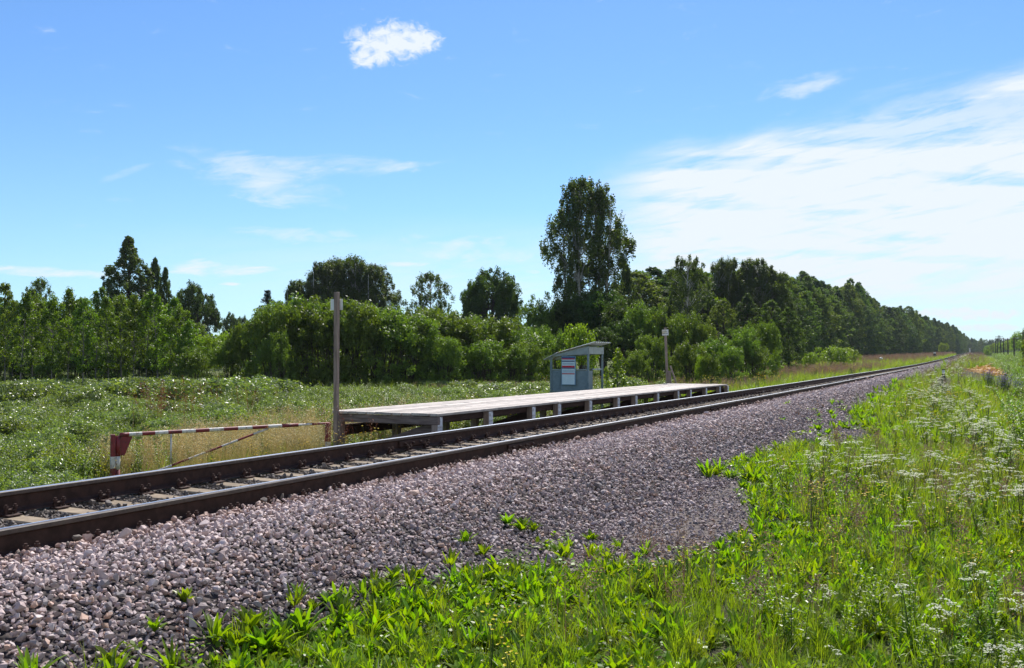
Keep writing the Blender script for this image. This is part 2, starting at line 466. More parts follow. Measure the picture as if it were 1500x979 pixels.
def mat_bed():
    m, N = new_mat('ballast_bed')
    g = N.n('ShaderNodeNewGeometry')
    vo = N.n('ShaderNodeTexVoronoi')
    vo.inputs['Scale'].default_value = 17
    N.put(vo.inputs['Vector'], g.outputs['Position'])
    hs = N.sep(vo.outputs['Color'])[0]
    c = N.mix(hs, (.028, .022, .021), (.085, .068, .066))
    d = N.ramp(vo.outputs['Distance'], .25, .75)
    big = N.noise(g.outputs['Position'], .6, 3)
    gx = N.sep(g.outputs['Position'])
    c = N.mix(N.m('MULTIPLY', N.ramp(gx[1], 70, 140), .8), c, (.26, .21, .205))
    c = N.mix(N.m('MULTIPLY', N.ramp(gx[0], -3.6, -3.0), .75), c, (.15, .12, .105))
    return finish(m, N, c, .9, N.m('SUBTRACT', 1.0, d), .9, 0, .2, .04)
M_BED = mat_bed()
def mat_ground():
    m, N = new_mat('ground_turf')
    g = N.n('ShaderNodeNewGeometry')
    n1 = N.noise(g.outputs['Position'], .16, 6, .65)
    n2 = N.noise(g.outputs['Position'], 5.0, 6, .7)
    c = N.mix(N.ramp(n1, .35, .65), (.075, .115, .022), (.135, .145, .045))
    c = N.mix(N.ramp(n2, .35, .7, 0, .75), c, (.05, .055, .022))
    x = N.sep(g.outputs['Position'])[0]
    c = N.mix(N.m('MULTIPLY', N.ramp(N.m('ABSOLUTE', N.m('ADD', x, 3.0)), 3.4, 1.5), N.ramp(n2, .35, .55)), c, (.055, .046, .036))
    return finish(m, N, c, .95, n2, .8, 0, .1, .06)
M_GROUND = mat_ground()

# ------------------------------------------------------------------ ground and ballast bed
def sheet_mesh(xs, ts, zf, mat, name):
    X, T = np.meshgrid(xs, ts)
    Z = zf(X, T)
    V = np.stack([X, T, Z], -1).reshape(-1, 3)
    nx, nt = len(xs), len(ts)
    i = np.arange(nt - 1)[:, None] * nx + np.arange(nx - 1)[None, :]
    F = np.stack([i, i + 1, i + nx + 1, i + nx], -1).reshape(-1, 4)
    return mesh_np(name, V, F, mat, smooth=True)
xs = np.unique(np.concatenate([[-9000, -4000, -1800, -900, -500, -300, -200, -140, -100, -80], np.linspace(-60, -12, 33), np.linspace(-12, 14, 105), np.linspace(15, 40, 14), [60, 100, 180, 300, 600, 1500, 4000, 9000]]))
ts = np.unique(np.concatenate([[-400, -200, -100, -50], np.linspace(-20, 60, 161), np.linspace(61, 200, 80), np.linspace(205, 600, 60), np.linspace(620, 1200, 25), [1600, 2400, 4000, 9000]]))
def gz_sheet(X, T):
    z = ground_z(X, T)
    bed = (X > -8.6) & (X < toe(T) - .25)
    return np.where(bed, z - .03, z)
link('ground', sheet_mesh(xs, ts, gz_sheet, M_GROUND, 'ground'), label='rough green and brown turf ground beside the railway', kind='structure')
ts2 = np.unique(np.concatenate([np.linspace(-30, 60, 226), np.linspace(61, 200, 100), np.linspace(204, 700, 80), [900, 1500]]))
cols = np.linspace(0, 1, 34)
Tg, Cg = np.meshgrid(ts2, cols, indexing='ij')
Xg = -8.75 + (toe(Tg) + .15 + 8.75) * Cg
Zg = ground_z(Xg, Tg) + .004 - .10 * ((Cg <= 0) | (Cg >= 1))
i = np.arange(len(ts2) - 1)[:, None] * 34 + np.arange(33)[None, :]
link('ballast_bed', mesh_np('ballast_bed', np.stack([Xg, Tg, Zg], -1).reshape(-1, 3), np.stack([i, i + 1, i + 35, i + 34], -1).reshape(-1, 4), M_BED, smooth=True),
     label='grey crushed stone bed under the railway track', kind='structure')

# ------------------------------------------------------------------ scatter of countless small things (geometry nodes)
def scatter(name, sources, pts, rot, scl, idx, label, cat):
    """one object: instances of the source meshes on the given points"""
    col = bpy.data.collections.new(name + '_kinds')
    for k, me in enumerate(sources):
        o = bpy.data.objects.new('kind_%02d' % k, me)
        col.objects.link(o)
    n = len(pts)
    me = bpy.data.meshes.new(name)
    me.vertices.add(n)
    me.vertices.foreach_set('co', np.asarray(pts, np.float32).ravel())
    a = me.attributes.new('rot', 'FLOAT_VECTOR', 'POINT'); a.data.foreach_set('vector', np.asarray(rot, np.float32).ravel())
    scl = np.asarray(scl, np.float32)
    if scl.ndim == 1:
        scl = np.repeat(scl[:, None], 3, 1)
    a = me.attributes.new('scl', 'FLOAT_VECTOR', 'POINT'); a.data.foreach_set('vector', scl.ravel())
    a = me.attributes.new('pick', 'INT', 'POINT'); a.data.foreach_set('value', np.asarray(idx, np.int32))
    o = link(name, me, label=label, cat=cat, kind='stuff')
    ng = bpy.data.node_groups.new(name, 'GeometryNodeTree')
    ng.interface.new_socket('Geometry', in_out='INPUT', socket_type='NodeSocketGeometry')
    ng.interface.new_socket('Geometry', in_out='OUTPUT', socket_type='NodeSocketGeometry')
    gi = ng.nodes.new('NodeGroupInput'); go = ng.nodes.new('NodeGroupOutput')
    ci = ng.nodes.new('GeometryNodeCollectionInfo')
    ci.inputs['Collection'].default_value = col
    ci.inputs['Separate Children'].default_value = True
    ci.inputs['Reset Children'].default_value = True
    ip = ng.nodes.new('GeometryNodeInstanceOnPoints')
    def attr(nm, t):
        q = ng.nodes.new('GeometryNodeInputNamedAttribute'); q.data_type = t
        q.inputs['Name'].default_value = nm
        return q.outputs['Attribute']
    L = ng.links
    L.new(gi.outputs[0], ip.inputs['Points'])
    L.new(ci.outputs[0], ip.inputs['Instance'])
    ip.inputs['Pick Instance'].default_value = True
    L.new(attr('pick', 'INT'), ip.inputs['Instance Index'])
    e2r = ng.nodes.new('FunctionNodeEulerToRotation')
    L.new(attr('rot', 'FLOAT_VECTOR'), e2r.inputs[0])
    L.new(e2r.outputs[0], ip.inputs['Rotation'])
    L.new(attr('scl', 'FLOAT_VECTOR'), ip.inputs['Scale'])
    L.new(ip.outputs[0], go.inputs[0])
    md = o.modifiers.new('scatter', 'NODES')
    md.node_group = ng
    return o

def pts_in(x0, x1, t0, t1, dens, cull=True):
    n = int((x1 - x0) * (t1 - t0) * dens)
    x = rng.uniform(x0, x1, n); t = rng.uniform(t0, t1, n)
    if cull:
        k = in_view(x, t)
        x, t = x[k], t[k]
    return x, t

# stones
def stone_mesh(k, mat):
    import bmesh
    bm = bmesh.new()
    r = random.Random(100 + k)
    sx, sy, sz = r.uniform(.75, 1.25), r.uniform(.6, .95), r.uniform(.45, .75)
    for _ in range(13):
        v = Vector((r.gauss(0, 1), r.gauss(0, 1), r.gauss(0, 1))).normalized() * r.uniform(.82, 1.0)
        bm.verts.new((v.x * sx * .5, v.y * sy * .5, v.z * sz * .5))
    res = bmesh.ops.convex_hull(bm, input=bm.verts)
    for e in list({g for g in res['geom_interior'] if isinstance(g, bmesh.types.BMVert)}):
        bm.verts.remove(e)
    me = bpy.data.meshes.new('stone')
    bm.to_mesh(me); bm.free()
    me.materials.append(mat)
    return me
def scatter_stones(name, mat, parts, label):
    X = []; T = []; S = []
    for (x, t, s) in parts:
        X.append(x); T.append(t); S.append(s)
    x = np.concatenate(X); t = np.concatenate(T); s = np.concatenate(S)
    n = len(x)
    z = ground_z(x, t) + s * rng.uniform(-.15, .60, n)
    rot = np.stack([rng.normal(0, .8, n), rng.normal(0, .8, n), rng.uniform(0, 6.28, n)], 1)
    scatter(name, [stone_mesh(k, mat) for k in range(16)], np.stack([x, t, z], 1), rot, s, rng.integers(0, 16, n), label, 'gravel')
def sz(n, m):
    return m * np.exp(rng.normal(0, .28, n))
parts = []
for (t0, t1, dens, size) in ((1.5, 9, 1250, .043), (9, 16, 900, .047), (16, 28, 520, .057), (28, 50, 300, .072), (50, 95, 110, .10), (95, 200, 28, .16)):
    x, t = pts_in(-5.60, -1.5, t0, t1, dens)
    lim = toe(t) + rng.normal(-.03, .13, len(x))
    # thinner on the trampled strip beside the bed
    keep = (x < lim) & ~((x > -3.1) & (rng.random(len(x)) < .30))
    x, t = x[keep], t[keep]
    s = sz(len(x), size) * np.where(x > -3.2, .78, 1.0)
    parts.append((x, t, s))
for (t0, t1, dens, size) in ((3, 20, 140, .05),):
    x, t = pts_in(-4.0, -1.0, t0, t1, dens)
    k = (x > toe(t)) & (x < toe(t) + .9)
    parts.append((x[k], t[k], sz(k.sum(), size) * .8))
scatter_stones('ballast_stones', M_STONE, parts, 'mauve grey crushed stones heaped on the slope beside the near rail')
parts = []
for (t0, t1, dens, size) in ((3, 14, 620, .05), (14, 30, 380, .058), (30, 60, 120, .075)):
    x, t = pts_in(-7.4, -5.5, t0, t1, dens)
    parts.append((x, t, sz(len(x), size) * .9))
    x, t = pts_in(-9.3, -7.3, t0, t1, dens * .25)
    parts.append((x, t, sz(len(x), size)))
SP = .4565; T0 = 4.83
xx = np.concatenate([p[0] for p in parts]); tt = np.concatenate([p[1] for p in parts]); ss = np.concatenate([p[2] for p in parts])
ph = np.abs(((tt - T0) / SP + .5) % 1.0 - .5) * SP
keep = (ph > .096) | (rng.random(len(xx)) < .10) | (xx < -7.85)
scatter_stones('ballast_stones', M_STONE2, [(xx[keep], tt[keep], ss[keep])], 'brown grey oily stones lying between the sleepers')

# ------------------------------------------------------------------ railway track
def curve_x(t):      # far away the line bends slowly
    return 0.0 * t
track = thing('railway_track', (0, 0, 0), 'single railway track with brown rusty rails on concrete sleepers running to the horizon', 'railway track')
RT = np.unique(np.concatenate([np.arange(-30, 60, 3.0), np.arange(60, 300, 6), np.arange(300, 900, 15)]))
def rail_mesh(xc, side):
    # side = +1: worn running band on the +x half of the head
    prof_ = [(-.075, -.18), (.075, -.18), (.075, -.172), (.022, -.158), (.009, -.145), (.009, -.052), (.020, -.044), (.0365, -.036), (.0365, -.008), (.030, -.001),
             (.006 * side + .0, 0.0), (-.030, -.001), (-.0365, -.008), (-.0365, -.036), (-.020, -.044), (-.009, -.052), (-.009, -.145), (-.022, -.158), (-.075, -.172)]
    matk = [0, 0, 0, 0, 0, 0, 1, 1, 1, 2 if side > 0 else 1, 1 if side > 0 else 2, 1, 1, 1, 0, 0, 0, 0, 0]
    n = len(prof_)
    V = []; F = []; mi = []
    z = lift(RT)
    for a, t in enumerate(RT):
        for (px_, pz) in prof_:
            V.append((xc + px_, t, pz + z[a]))
    for a in range(len(RT) - 1):
        for k in range(n):
            j = (k + 1) % n
            F.append((a * n + k, a * n + j, (a + 1) * n + j, (a + 1) * n + k)); mi.append(matk[k])
    return mesh_np('rail', V, np.array(F)[:, ::-1], [M_RAIL, M_HEAD, M_SHINE], mi)
XN, XF = -5.6635, -7.2565
rail_near = link('rail', rail_mesh(XN, -1), track, label='near rail, its head dull brown with a thin worn line')
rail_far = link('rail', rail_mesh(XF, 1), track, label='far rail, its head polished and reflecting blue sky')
# fishplates with bolts
def fishplate(parent, xc, t, sgn):
    b = MB()
    b.box((xc + sgn * .026, t, -.100), (.030, .82, .085), 0, 0, .008)
    for k in range(4):
        q = t - .30 + .2 * k
        b.tube([(xc + sgn * .040, q, -.098), (xc + sgn * .075, q, -.098)], .019, 6, 1)
        b.tube([(xc + sgn * .070, q, -.098), (xc + sgn * .088, q, -.098)], .010, 6, 1)
    me = b.mesh('fishplate', [M_RAIL, M_CLIP])
    link('fishplate', me, parent)
def t_at(px, X):
    """how far along the track the line at lateral X shows at image column px"""
    d = FPX * X / (math.cos(YAW) * (1436 - px))
    return (d - X * math.sin(YAW)) / math.cos(YAW)
fishplate(rail_far, XF, t_at(607, 7.25), 1)
fishplate(rail_near, XN, t_at(762, 5.66), 1)
fishplate(rail_near, XN, t_at(1046, 5.66), 1)
# sleepers
def sleeper_mesh():
    V = []; F = []
    xs_ = [-1.35, -1.28, -.55, .55, 1.28, 1.35]
    zt = [-.215, -.200, -.206, -.206, -.200, -.215]
    for x, z in zip(xs_, zt):
        w = .135 if abs(x) > .6 else .115
        V += [(x, -w, -.40), (x, w, -.40), (x, w * .86, z - .012), (x, w * .76, z), (x, -w * .76, z), (x, -w * .86, z - .012)]
    for a in range(5):
        for k in range(6):
            j = (k + 1) % 6
            F.append((a * 6 + k, a * 6 + j, a * 6 + 6 + j, a * 6 + 6 + k))
    F.append((5, 4, 3, 2, 1, 0)); F.append(tuple(30 + k for k in range(6)))
    return mesh_np('sleeper', V, F, M_CONC)
def clip_mesh():
    b = MB()
    b.box((0, 0, -.192), (.10, .13, .016), 0, 0, .004)
    b.box((-.045, 0, -.168), (.055, .055, .030), 0, 0, .006)
    for dy in (-.045, .045):
        b.tube([(-.01, dy * .9, -.19), (-.01, dy * .9, -.105)], .012, 6)
        b.tube([(-.01, dy * .9, -.140), (-.01, dy * .9, -.120)], .021, 6)
    b.box((-.02, 0, -.150), (.05, .07, .016), 0, 0, .004)
    return b.mesh('rail_clip', [M_CLIP])
SM, CM = sleeper_mesh(), clip_mesh()
NS = 110
XCc = (XN + XF) / 2
for k in range(-3, NS):
    t = T0 + SP * k
    s = link('sleeper', SM, track, (XCc, t, float(lift(t))))
    s.rotation_euler = (0, 0, random.uniform(-.012, .012))
    if k < 62:
        for (xr, sg) in ((XF - XCc + .105, 1), (XN - XCc + .105, 1)):
            c = link('rail_clip', CM, s, (xr, 0, 0))
            c.rotation_euler = (0, 0, 0)
# the sleepers and clips farther off than one can pick apart: one part
b = MB()
for k in range(NS, 1500):
    t = T0 + SP * k
    if t > 690: break
    z = float(lift(t))
    b.box((XCc, t, z - .26), (2.7, .24, .12), 0, 0, 0)
link('sleepers', b.mesh('sleepers', [M_CONC]), track, kind='stuff', label='far sleepers merging into a pale strip')
b = MB()
for k in range(62, 400):
    t = T0 + SP * k
    z = float(lift(t))
    for xr in (XF + .09, XN + .09):
        b.box((xr, t, z - .165), (.08, .11, .075), 0, 0, 0)
link('rail_clips', b.mesh('rail_clips', [M_CLIP]), track, kind='stuff')

# ------------------------------------------------------------------ wooden platform
PX0, PX1 = -10.45, -8.2           # back and front edge
PT0, PT1 = t_at(641, 8.2), t_at(1066, 8.2)
PZ = .16
plat = thing('wooden_platform', (0, 0, 0), 'low weathered grey timber platform with a plank deck along the far rail', 'platform')
LEN = PT1 - PT0
nrow = 12
w = (PX1 - PX0) / nrow
for r_ in range(nrow):
    t = PT0 + random.uniform(-.03, .03)
    first = True
    while t < PT1 - .3:
        L = (LEN / 4) if not first else (LEN / 4) * random.choice([.5, 1.0, .75])
        L = min(L, PT1 - t)
        if PT1 - (t + L) < 1.2:
            L = PT1 - t
        b = MB()
        b.box((0, 0, 0), (w - random.uniform(.010, .022), L - .008, .045), 0, 0, .005)
        p = link('plank', b.mesh('plank', [M_DECK]), plat, (PX0 + w * (r_ + .5), t + L / 2, PZ - .0225 + random.uniform(-.004, .004)))
        p.rotation_euler = (random.uniform(-.0008, .0008), random.uniform(-.012, .012), 0)
        t += L; first = False
# joists under the deck ends and across
b = MB()
b.box(((PX0 + PX1) / 2, PT0 + .07, PZ - .125), (PX1 - PX0 - .02, .07, .14), 0, 0, .006)
link('end_beam', b.mesh('end_beam', [M_WOODX]), plat)
POSTS = [641, 716.5, 779.5, 817.3, 863, 904, 930, 962, 991.7, 1010, 1032.7, 1052.7, 1064.5]
for i_, px_ in enumerate(POSTS):
    t = t_at(px_ + 1, 8.23) + .02
    if i_ == 0: t = PT0 + .115
    b = MB(); b.box((0, 0, 0), (.12, .15, .85), 0, 0, .006)
    p = link('post', b.mesh('post', [M_WOOD]), plat, (PX1 - .085, t, PZ - .052 - .425 - .002), label='front post, brown timber with its track side painted white')
    b = MB(); b.box((0, 0, 0), (.012, .146, .84), 0, 0, .003)
    link('white_board', b.mesh('white_board', [M_WHITEW]), p, (.068, 0, 0))
    b = MB(); b.box((0, 0, 0), (.14, .14, .85), 0, 0, .006)
    link('post', b.mesh('post', [M_WOOD]), plat, (PX0 + .10, t, PZ - .052 - .425 - .002))
    if i_:
        b = MB(); b.box((0, 0, 0), (PX1 - PX0 - .36, .06, .14), 0, 0, .005)
        link('cross_beam', b.mesh('cross_beam', [M_SHADEW]), plat, ((PX0 + PX1) / 2 - .0, t, PZ - .128))
# long beams: fascia at the front, low rail at the back, beam under the deck
b = MB(); b.box((0, 0, 0), (.04, LEN - .25, .12), 0, 0, .005)
link('fascia_beam', b.mesh('fascia_beam', [M_SHADEW]), plat, (PX1 - .175, (PT0 + PT1) / 2 + .08, PZ - .11))
b = MB(); b.box((0, 0, 0), (.04, LEN - .2, .20), 0, 0, .005)
link('back_board', b.mesh('back_board', [M_SHADEW]), plat, (PX0 - .0, (PT0 + PT1) / 2 + .05, PZ - .37))
# diagonal braces from the back to the front posts
for i_, px_ in enumerate(POSTS):
    if i_ % 2: continue
    t = t_at(px_ + 1, 8.23) + .02 if i_ else PT0 + .115
    b = MB(); b.bar((PX1 - .16, t + .10, PZ - .22), (PX0 + .55, t + .10, PZ - .72), .035, .16, 0, .004)
    link('brace', b.mesh('brace', [M_WOODX if i_ == 0 else M_SHADEW]), plat)

# ------------------------------------------------------------------ sign posts
def sign_post(px, ytop, depth, label, thick, brace, front):
    x, t, zt = pix(px, depth, ytop)
    zg = float(ground_z(x, t))
    root = thing('sign_post', (x, t, zg - .25), label, 'sign post')
    H = zt - zg + .25
    b = MB(); b.box((0, 0, H / 2), (thick, thick, H), R(3), 0, .006)
    link('post', b.mesh('post', [M_WOOD]), root)
    sw, sh = (.27, .20) if not front else (.24, .22)
    fy = (.5 * thick + .02) * (-1 if front else 1)
    dzs = -.22
    b = MB(); b.box((-.05 if not front else 0, fy, H + dzs + (.0 if not front else .03)), (sw, .008, sh), 0, 0, .002)
    pn = link('sign_panel', b.mesh('sign_panel', [M_SIGN]), root)
    if front:
        b = MB()
        for (zz, wd) in ((.045, .15), (-.025, .18), (-.050, .18)):
            q = -wd / 2
            while q < wd / 2:
                l = random.uniform(.012, .022)
                b.box((q + l / 2, fy - .0065, H + dzs + .03 + zz), (l, .003, .022), 0, 0)
                q += l + .009
        link('lettering', b.mesh('lettering', [M_INK]), pn)
    if brace:
        b = MB(); b.box((.10, .0, H * .5 * .50), (.11, .11, H * .50), 0, 0, .01)
        link('base_post', b.mesh('base_post', [M_WOOD]), root)
        b = MB(); b.bar((.14, -.10, H * .56), (.66, -.14, .12), .06, .06, 0, .01)
        link('brace', b.mesh('brace', [M_WOOD]), root)
    return root
sp = sign_post(493, 428, 16.3, 'tall wooden post at the near corner of the platform, its white sign seen from behind', .078, False, False)
sp2 = sign_post(979, 480, 34.8, 'wooden post behind the platform with small white sign facing us and a leaning brace', .10, True, True)
sp2.rotation_euler = (0, R(-2.0), R(14))

# ------------------------------------------------------------------ striped barrier
bx0, bt0, _ = pix(176, 13.2, 637)
bx1, bt1, _ = pix(481, 15.4, 620)
zb = CAM_Z - 13.2 * (637 - 525) / FPX
zb1 = CAM_Z - 15.4 * (620 - 525) / FPX
A = Vector((bx0, bt0, zb)); B = Vector((bx1, bt1, zb1))
barrier = thing('barrier', (bx0, bt0, float(ground_z(bx0, bt0))), 'red and white striped steel pipe barrier closing the path between the track and the platform', 'barrier')
off = Vector(barrier.location)
A0, B0 = A - off, B - off
u_ = (B0 - A0).normalized()
# left double post, banded red / white / red
def banded(c, wx, wy, z0, z1, bands):
    b = MB()
    for (za, zb_, m_) in bands:
        b.box((c[0], c[1], (za + zb_) / 2), (wx, wy, zb_ - za), R(-25), m_, .004)
    return b
zt = A0.z
za_ = zt - (668 - 637) * 13.2 / FPX; zb2 = zt - (685 - 637) * 13.2 / FPX
b = banded(A0 - u_ * .085, .06, .06, 0, zt, ((-.3, zb2, 0), (zb2, za_, 1), (za_, zt + .01, 0)))
link('post', b.mesh('post', [M_RED, M_WHITE]), barrier)
b = MB()
c_ = A0 - u_ * .015
for (z0_, z1_, m_) in ((-.3, zb2 - .02, 0), (zb2 - .02, za_, 1), (za_, zt - .015, 0)):
    b.tube([(c_.x, c_.y, z0_), (c_.x, c_.y, z1_)], .032, 10, m_)
link('hinge_post', b.mesh('hinge_post', [M_RED, M_WHITE], True), barrier)
b = banded(B0 + u_ * .0, .075, .075, 0, B0.z, ((-.3, B0.z - .31, 1), (B0.z - .31, B0.z + .01, 0)))
link('post', b.mesh('post', [M_RED, M_WHITE]), barrier)
# bar with its stripes (each stripe is real paint on its own stretch of pipe)
cuts = [177, 190, 209, 228, 247, 267, 287, 307, 328, 349, 370, 393, 413, 437]
b = MB()
xs0 = A0; Lb = (B0 - A0).length
def along(px):
    # fraction along the bar for an image column
    lo, hi = -.1, 1.1
    for _ in range(40):
        m_ = (lo + hi) / 2
        P = A.lerp(B, m_)
        c, s = math.cos(YAW), math.sin(YAW)
        q = 750 + FPX * (c * P.x + s * P.y) / (-s * P.x + c * P.y)
        if q < px: lo = m_
        else: hi = m_
    return lo
for i_ in range(len(cuts) - 1):
    f0, f1 = along(cuts[i_]), along(cuts[i_ + 1])
    b.tube([A0.lerp(B0, f0), A0.lerp(B0, f1)], .030, 10, i_ % 2, cap=(i_ in (0, len(cuts) - 2)))
link('bar', b.mesh('bar', [M_RED, M_WHITE], True), barrier)
b = MB()
b.tube([A0.lerp(B0, along(436)), A0.lerp(B0, along(457))], .018, 8, 1, cap=False)
b.tube([A0.lerp(B0, along(457)), A0.lerp(B0, along(483))], .018, 8, 0)
link('bar_end', b.mesh('bar_end', [M_RED, M_WHITE], True), barrier)
f_s = along(252)
b = MB(); top = A0.lerp(B0, f_s)
b.tube([(top.x, top.y, top.z), (top.x, top.y, top.z - .47)], .014, 8)
link('strut', b.mesh('strut', [M_WHITE], True), barrier)
b = MB()
q0 = Vector((top.x, top.y, top.z - .47)) - u_ * .25 + Vector((0, 0, -.11)); q1 = A0.lerp(B0, along(394)) + Vector((0, 0, -.03))
nn = 7
for k in range(nn):
    b.tube([q0.lerp(q1, k / nn), q0.lerp(q1, (k + 1) / nn)], .017, 8, (k + 1) % 2, cap=(k in (0, nn - 1)))
link('diagonal_bar', b.mesh('diagonal_bar', [M_RED, M_WHITE], True), barrier)
b = MB()
g0 = A0 + u_ * .02; g1 = A0 + u_ * (Lb * along(195)); nrm = Vector((u_.y, -u_.x, 0)) * .004
zlow = Vector((0, 0, -.30))
V = [g0 + nrm, g1 + nrm, g1 + nrm + Vector((0, 0, -.05)), g0 + nrm + u_ * .06 + zlow, g0 + nrm + zlow]
V += [p - nrm * 2 for p in V]
b.add(V, [(4, 3, 2, 1, 0), (5, 6, 7, 8, 9), (0, 1, 6, 5), (1, 2, 7, 6), (2, 3, 8, 7), (3, 4, 9, 8), (4, 0, 5, 9)], 0)
link('gusset_plate', b.mesh('gusset_plate', [M_RED]), barrier)

# ------------------------------------------------------------------ waiting shelter
sx1, st0 = pix(861.5, 29.6)
zS = lambda y, d=29.6: CAM_Z + d * (525 - y) / FPX
def L_at(px, t):    # lateral x at given t for an image column
    k = (1436 - px) * math.cos(YAW) / FPX
    return -(k * t * math.cos(YAW)) / (1 - k * math.sin(YAW))
sx0 = L_at(807.5, st0)
st1 = t_at(882, -sx1)
zg = float(ground_z(sx1, st0)) - .1
shel = thing('waiting_shelter', (sx0, st0, zg), 'small blue grey metal waiting shelter with a sloping roof behind the platform', 'shelter')
SX, ST = sx1 - sx0, st1 - st0
z_w = zS(543) - zg           # top of the low walls
z_f0, z_f1 = zS(520.5) - zg, zS(519) - zg
z_r = zS(506.5) - zg         # roof height at the front corner
z_l = zS(521) - zg
def slab(name, c, size, m, parent=shel, bev=.004, **kw):
    b = MB(); b.box((0, 0, 0), size, 0, 0, bev)
    return link(name, b.mesh(name, [m]), parent, c, **kw)
pw = .06
for (x, y, h) in ((0, 0, z_l), (SX, 0, z_r - .02), (0, ST, z_l), (SX, ST, z_r - .02)):
    slab('post', (x, y, h / 2), (pw, pw, h), M_SHEL)
slab('wall_panel', (SX * .5, 0, z_w / 2), (SX - pw - .006, .02, z_w - .02), M_SHEL, label='low wall at the near end')
slab('wall_panel', (0, ST / 2, z_w / 2), (.02, ST - pw - .006, z_w - .02), M_SHEL)
slab('wall_panel', (SX * .15 , -.013, z_w / 2), (.30, .008, z_w - .10), M_SHEL, label='recessed narrow sheet left of the notice board')
slab('wall_panel', (SX + .002, ST * .16, z_w / 2 + .02), (.02, ST * .26, z_w - .06), M_SHEL, label='short panel at the front corner')
for (y_) in (0,):
    slab('wall_rail', (SX / 2, y_, z_w + .02), (SX - pw - .006, .045, .035), M_SHEL2)
slab('wall_rail', (SX, ST * .64, zS(541.5) - zg), (.035, ST * .68, .045), M_SHEL2)
# tapering fascia at the ends, straight one at the front
for y_ in (-.034, ST + .034):
    b = MB()
    V = [(-.02, 0, z_l - .03), (SX + .03, 0, z_f1), (SX + .03, 0, z_r - .03), (-.02, 0, z_l + .0)]
    V = [(p[0], -.008, p[2]) for p in V] + [(p[0], .008, p[2]) for p in V]
    b.add(V, [(0, 1, 2, 3), (7, 6, 5, 4), (0, 4, 5, 1), (1, 5, 6, 2), (2, 6, 7, 3), (3, 7, 4, 0)])
    link('fascia', b.mesh('fascia', [M_SHEL2]), shel, (0, y_, 0))
slab('fascia', (SX + .042, ST / 2, (z_f1 + z_r - .04) / 2), (.016, ST + .07, z_r - z_f1 - .05), M_SHEL2, label='pale front fascia')
slab('bench', (.22, ST / 2, .45), (.32, ST - .12, .04), M_WOODX)
# corrugated roof sheet
b = MB()
slope = (z_r + .02 - z_l) / SX
nx_, ny_ = 5, 33
V = []; F = []
ov = .28
for layer in (0, 1):
    for i_ in range(nx_):
        x = -.24 + (SX + .24 + ov) * i_ / (nx_ - 1)
        for j_ in range(ny_):
            y = -.12 + (ST + .24) * j_ / (ny_ - 1)
            z = z_l + .02 + slope * x + .012 * math.sin(j_ * math.pi / 2) - (.10 * max(0, -x) / .24 * 1.0) + layer * .008
            V.append((x, y, z))
n1 = nx_ * ny_
for i_ in range(nx_ - 1):
    for j_ in range(ny_ - 1):
        a_ = i_ * ny_ + j_
        F.append((a_, a_ + 1, a_ + ny_ + 1, a_ + ny_)); F.append((n1 + a_, n1 + a_ + ny_, n1 + a_ + ny_ + 1, n1 + a_ + 1))
for i_ in range(nx_ - 1):
    for j_ in (0, ny_ - 1):
        a_ = i_ * ny_ + j_
        F.append((a_, a_ + ny_, n1 + a_ + ny_, n1 + a_))
for j_ in range(ny_ - 1):
    for i_ in (0, nx_ - 1):
        a_ = i_ * ny_ + j_
        F.append((a_, a_ + 1, n1 + a_ + 1, n1 + a_))
b.add(V, F)
link('roof', b.mesh('roof', [M_ROOF]), shel, label='thin sheet roof, rusty towards its low edge')
# notice board fixed to the near end of the shelter
nx0 = L_at(824, st0) ; nx1 = L_at(844.5, st0)
nzt, nzb = zS(522), zS(564.5)
nw, nh = nx1 - nx0, nzt - nzb
nb = thing('notice_board', ((nx0 + nx1) / 2, st0 - .075, nzb), 'white timetable board with red and blue stripes on the shelter wall', 'notice board')
b = MB(); b.box((0, 0, nh / 2), (nw, .03, nh), 0, 0, .003)
link('board', b.mesh('board', [M_PFRAME]), nb)
def strip(name, y0, y1, m, wf=.90, dy=-.019):
    b = MB(); za, zb3 = (564.5 - y1) / 42.5 * nh, (564.5 - y0) / 42.5 * nh
    b.box((0, dy, (za + zb3) / 2), (nw * wf, .006, zb3 - za), 0, 0)
    return link(name, b.mesh(name, [m]), nb)
strip('header', 522.8, 525.6, M_PBLUE, .98)
strip('sheet', 526.5, 563.5, M_PWHITE)
for (y0, y1, m_) in ((525.3, 526.9, M_PRED), (528.4, 530.2, M_PBLUE), (536.0, 538.6, M_PRED), (538.7, 540.4, M_PBLUE), (547.2, 548.6, M_PRED)):
    strip('stripe', y0, y1, m_, .88, -.026)
for y0 in (532.2, 533.6, 542.2, 543.8, 545.4):
    strip('text_line', y0, y0 + .5, M_PFRAME, .80, -.025)

# ------------------------------------------------------------------ markers, poles, heaps
def marker(px, ytop, depth, h, w_, label, bands=True, group=None):
    x, t, z = pix(px, depth, ytop)
    root = thing('marker_post', (x, t, z - h), label, 'marker post', group)
    b = MB()
    if bands:
        b.box((0, 0, h * .22), (w_, w_, h * .44), 0, 0, .01)
        b.box((0, 0, h * .66), (w_, w_, h * .44), 0, 1, .01)
        b.box((0, 0, h * .945), (w_ * 1.02, w_ * 1.02, h * .13), 0, 0, .01)
    else:
        b.box((0, 0, h / 2), (w_, w_, h), 0, 1, .01)
    link('post', b.mesh('post', [M_BLACK, M_SIGN]), root)
    b = MB(); b.box((0, 0, -.12), (w_ * 1.8, w_ * 1.8, .26), 0, 0, .01)
    link('foot', b.mesh('foot', [M_CONC]), root)
marker(1381.5, 541.0, 68, .60, .20, 'short black and white marker post in the grass right of the ballast')
marker(1369, 515.5, 215, .75, .5, 'small dark marker post with white band in the dry grass left of the track')
marker(1420.5, 510.5, 420, 2.4, .55, 'thin pale post standing at the far end of the track', bands=False)
b = MB()
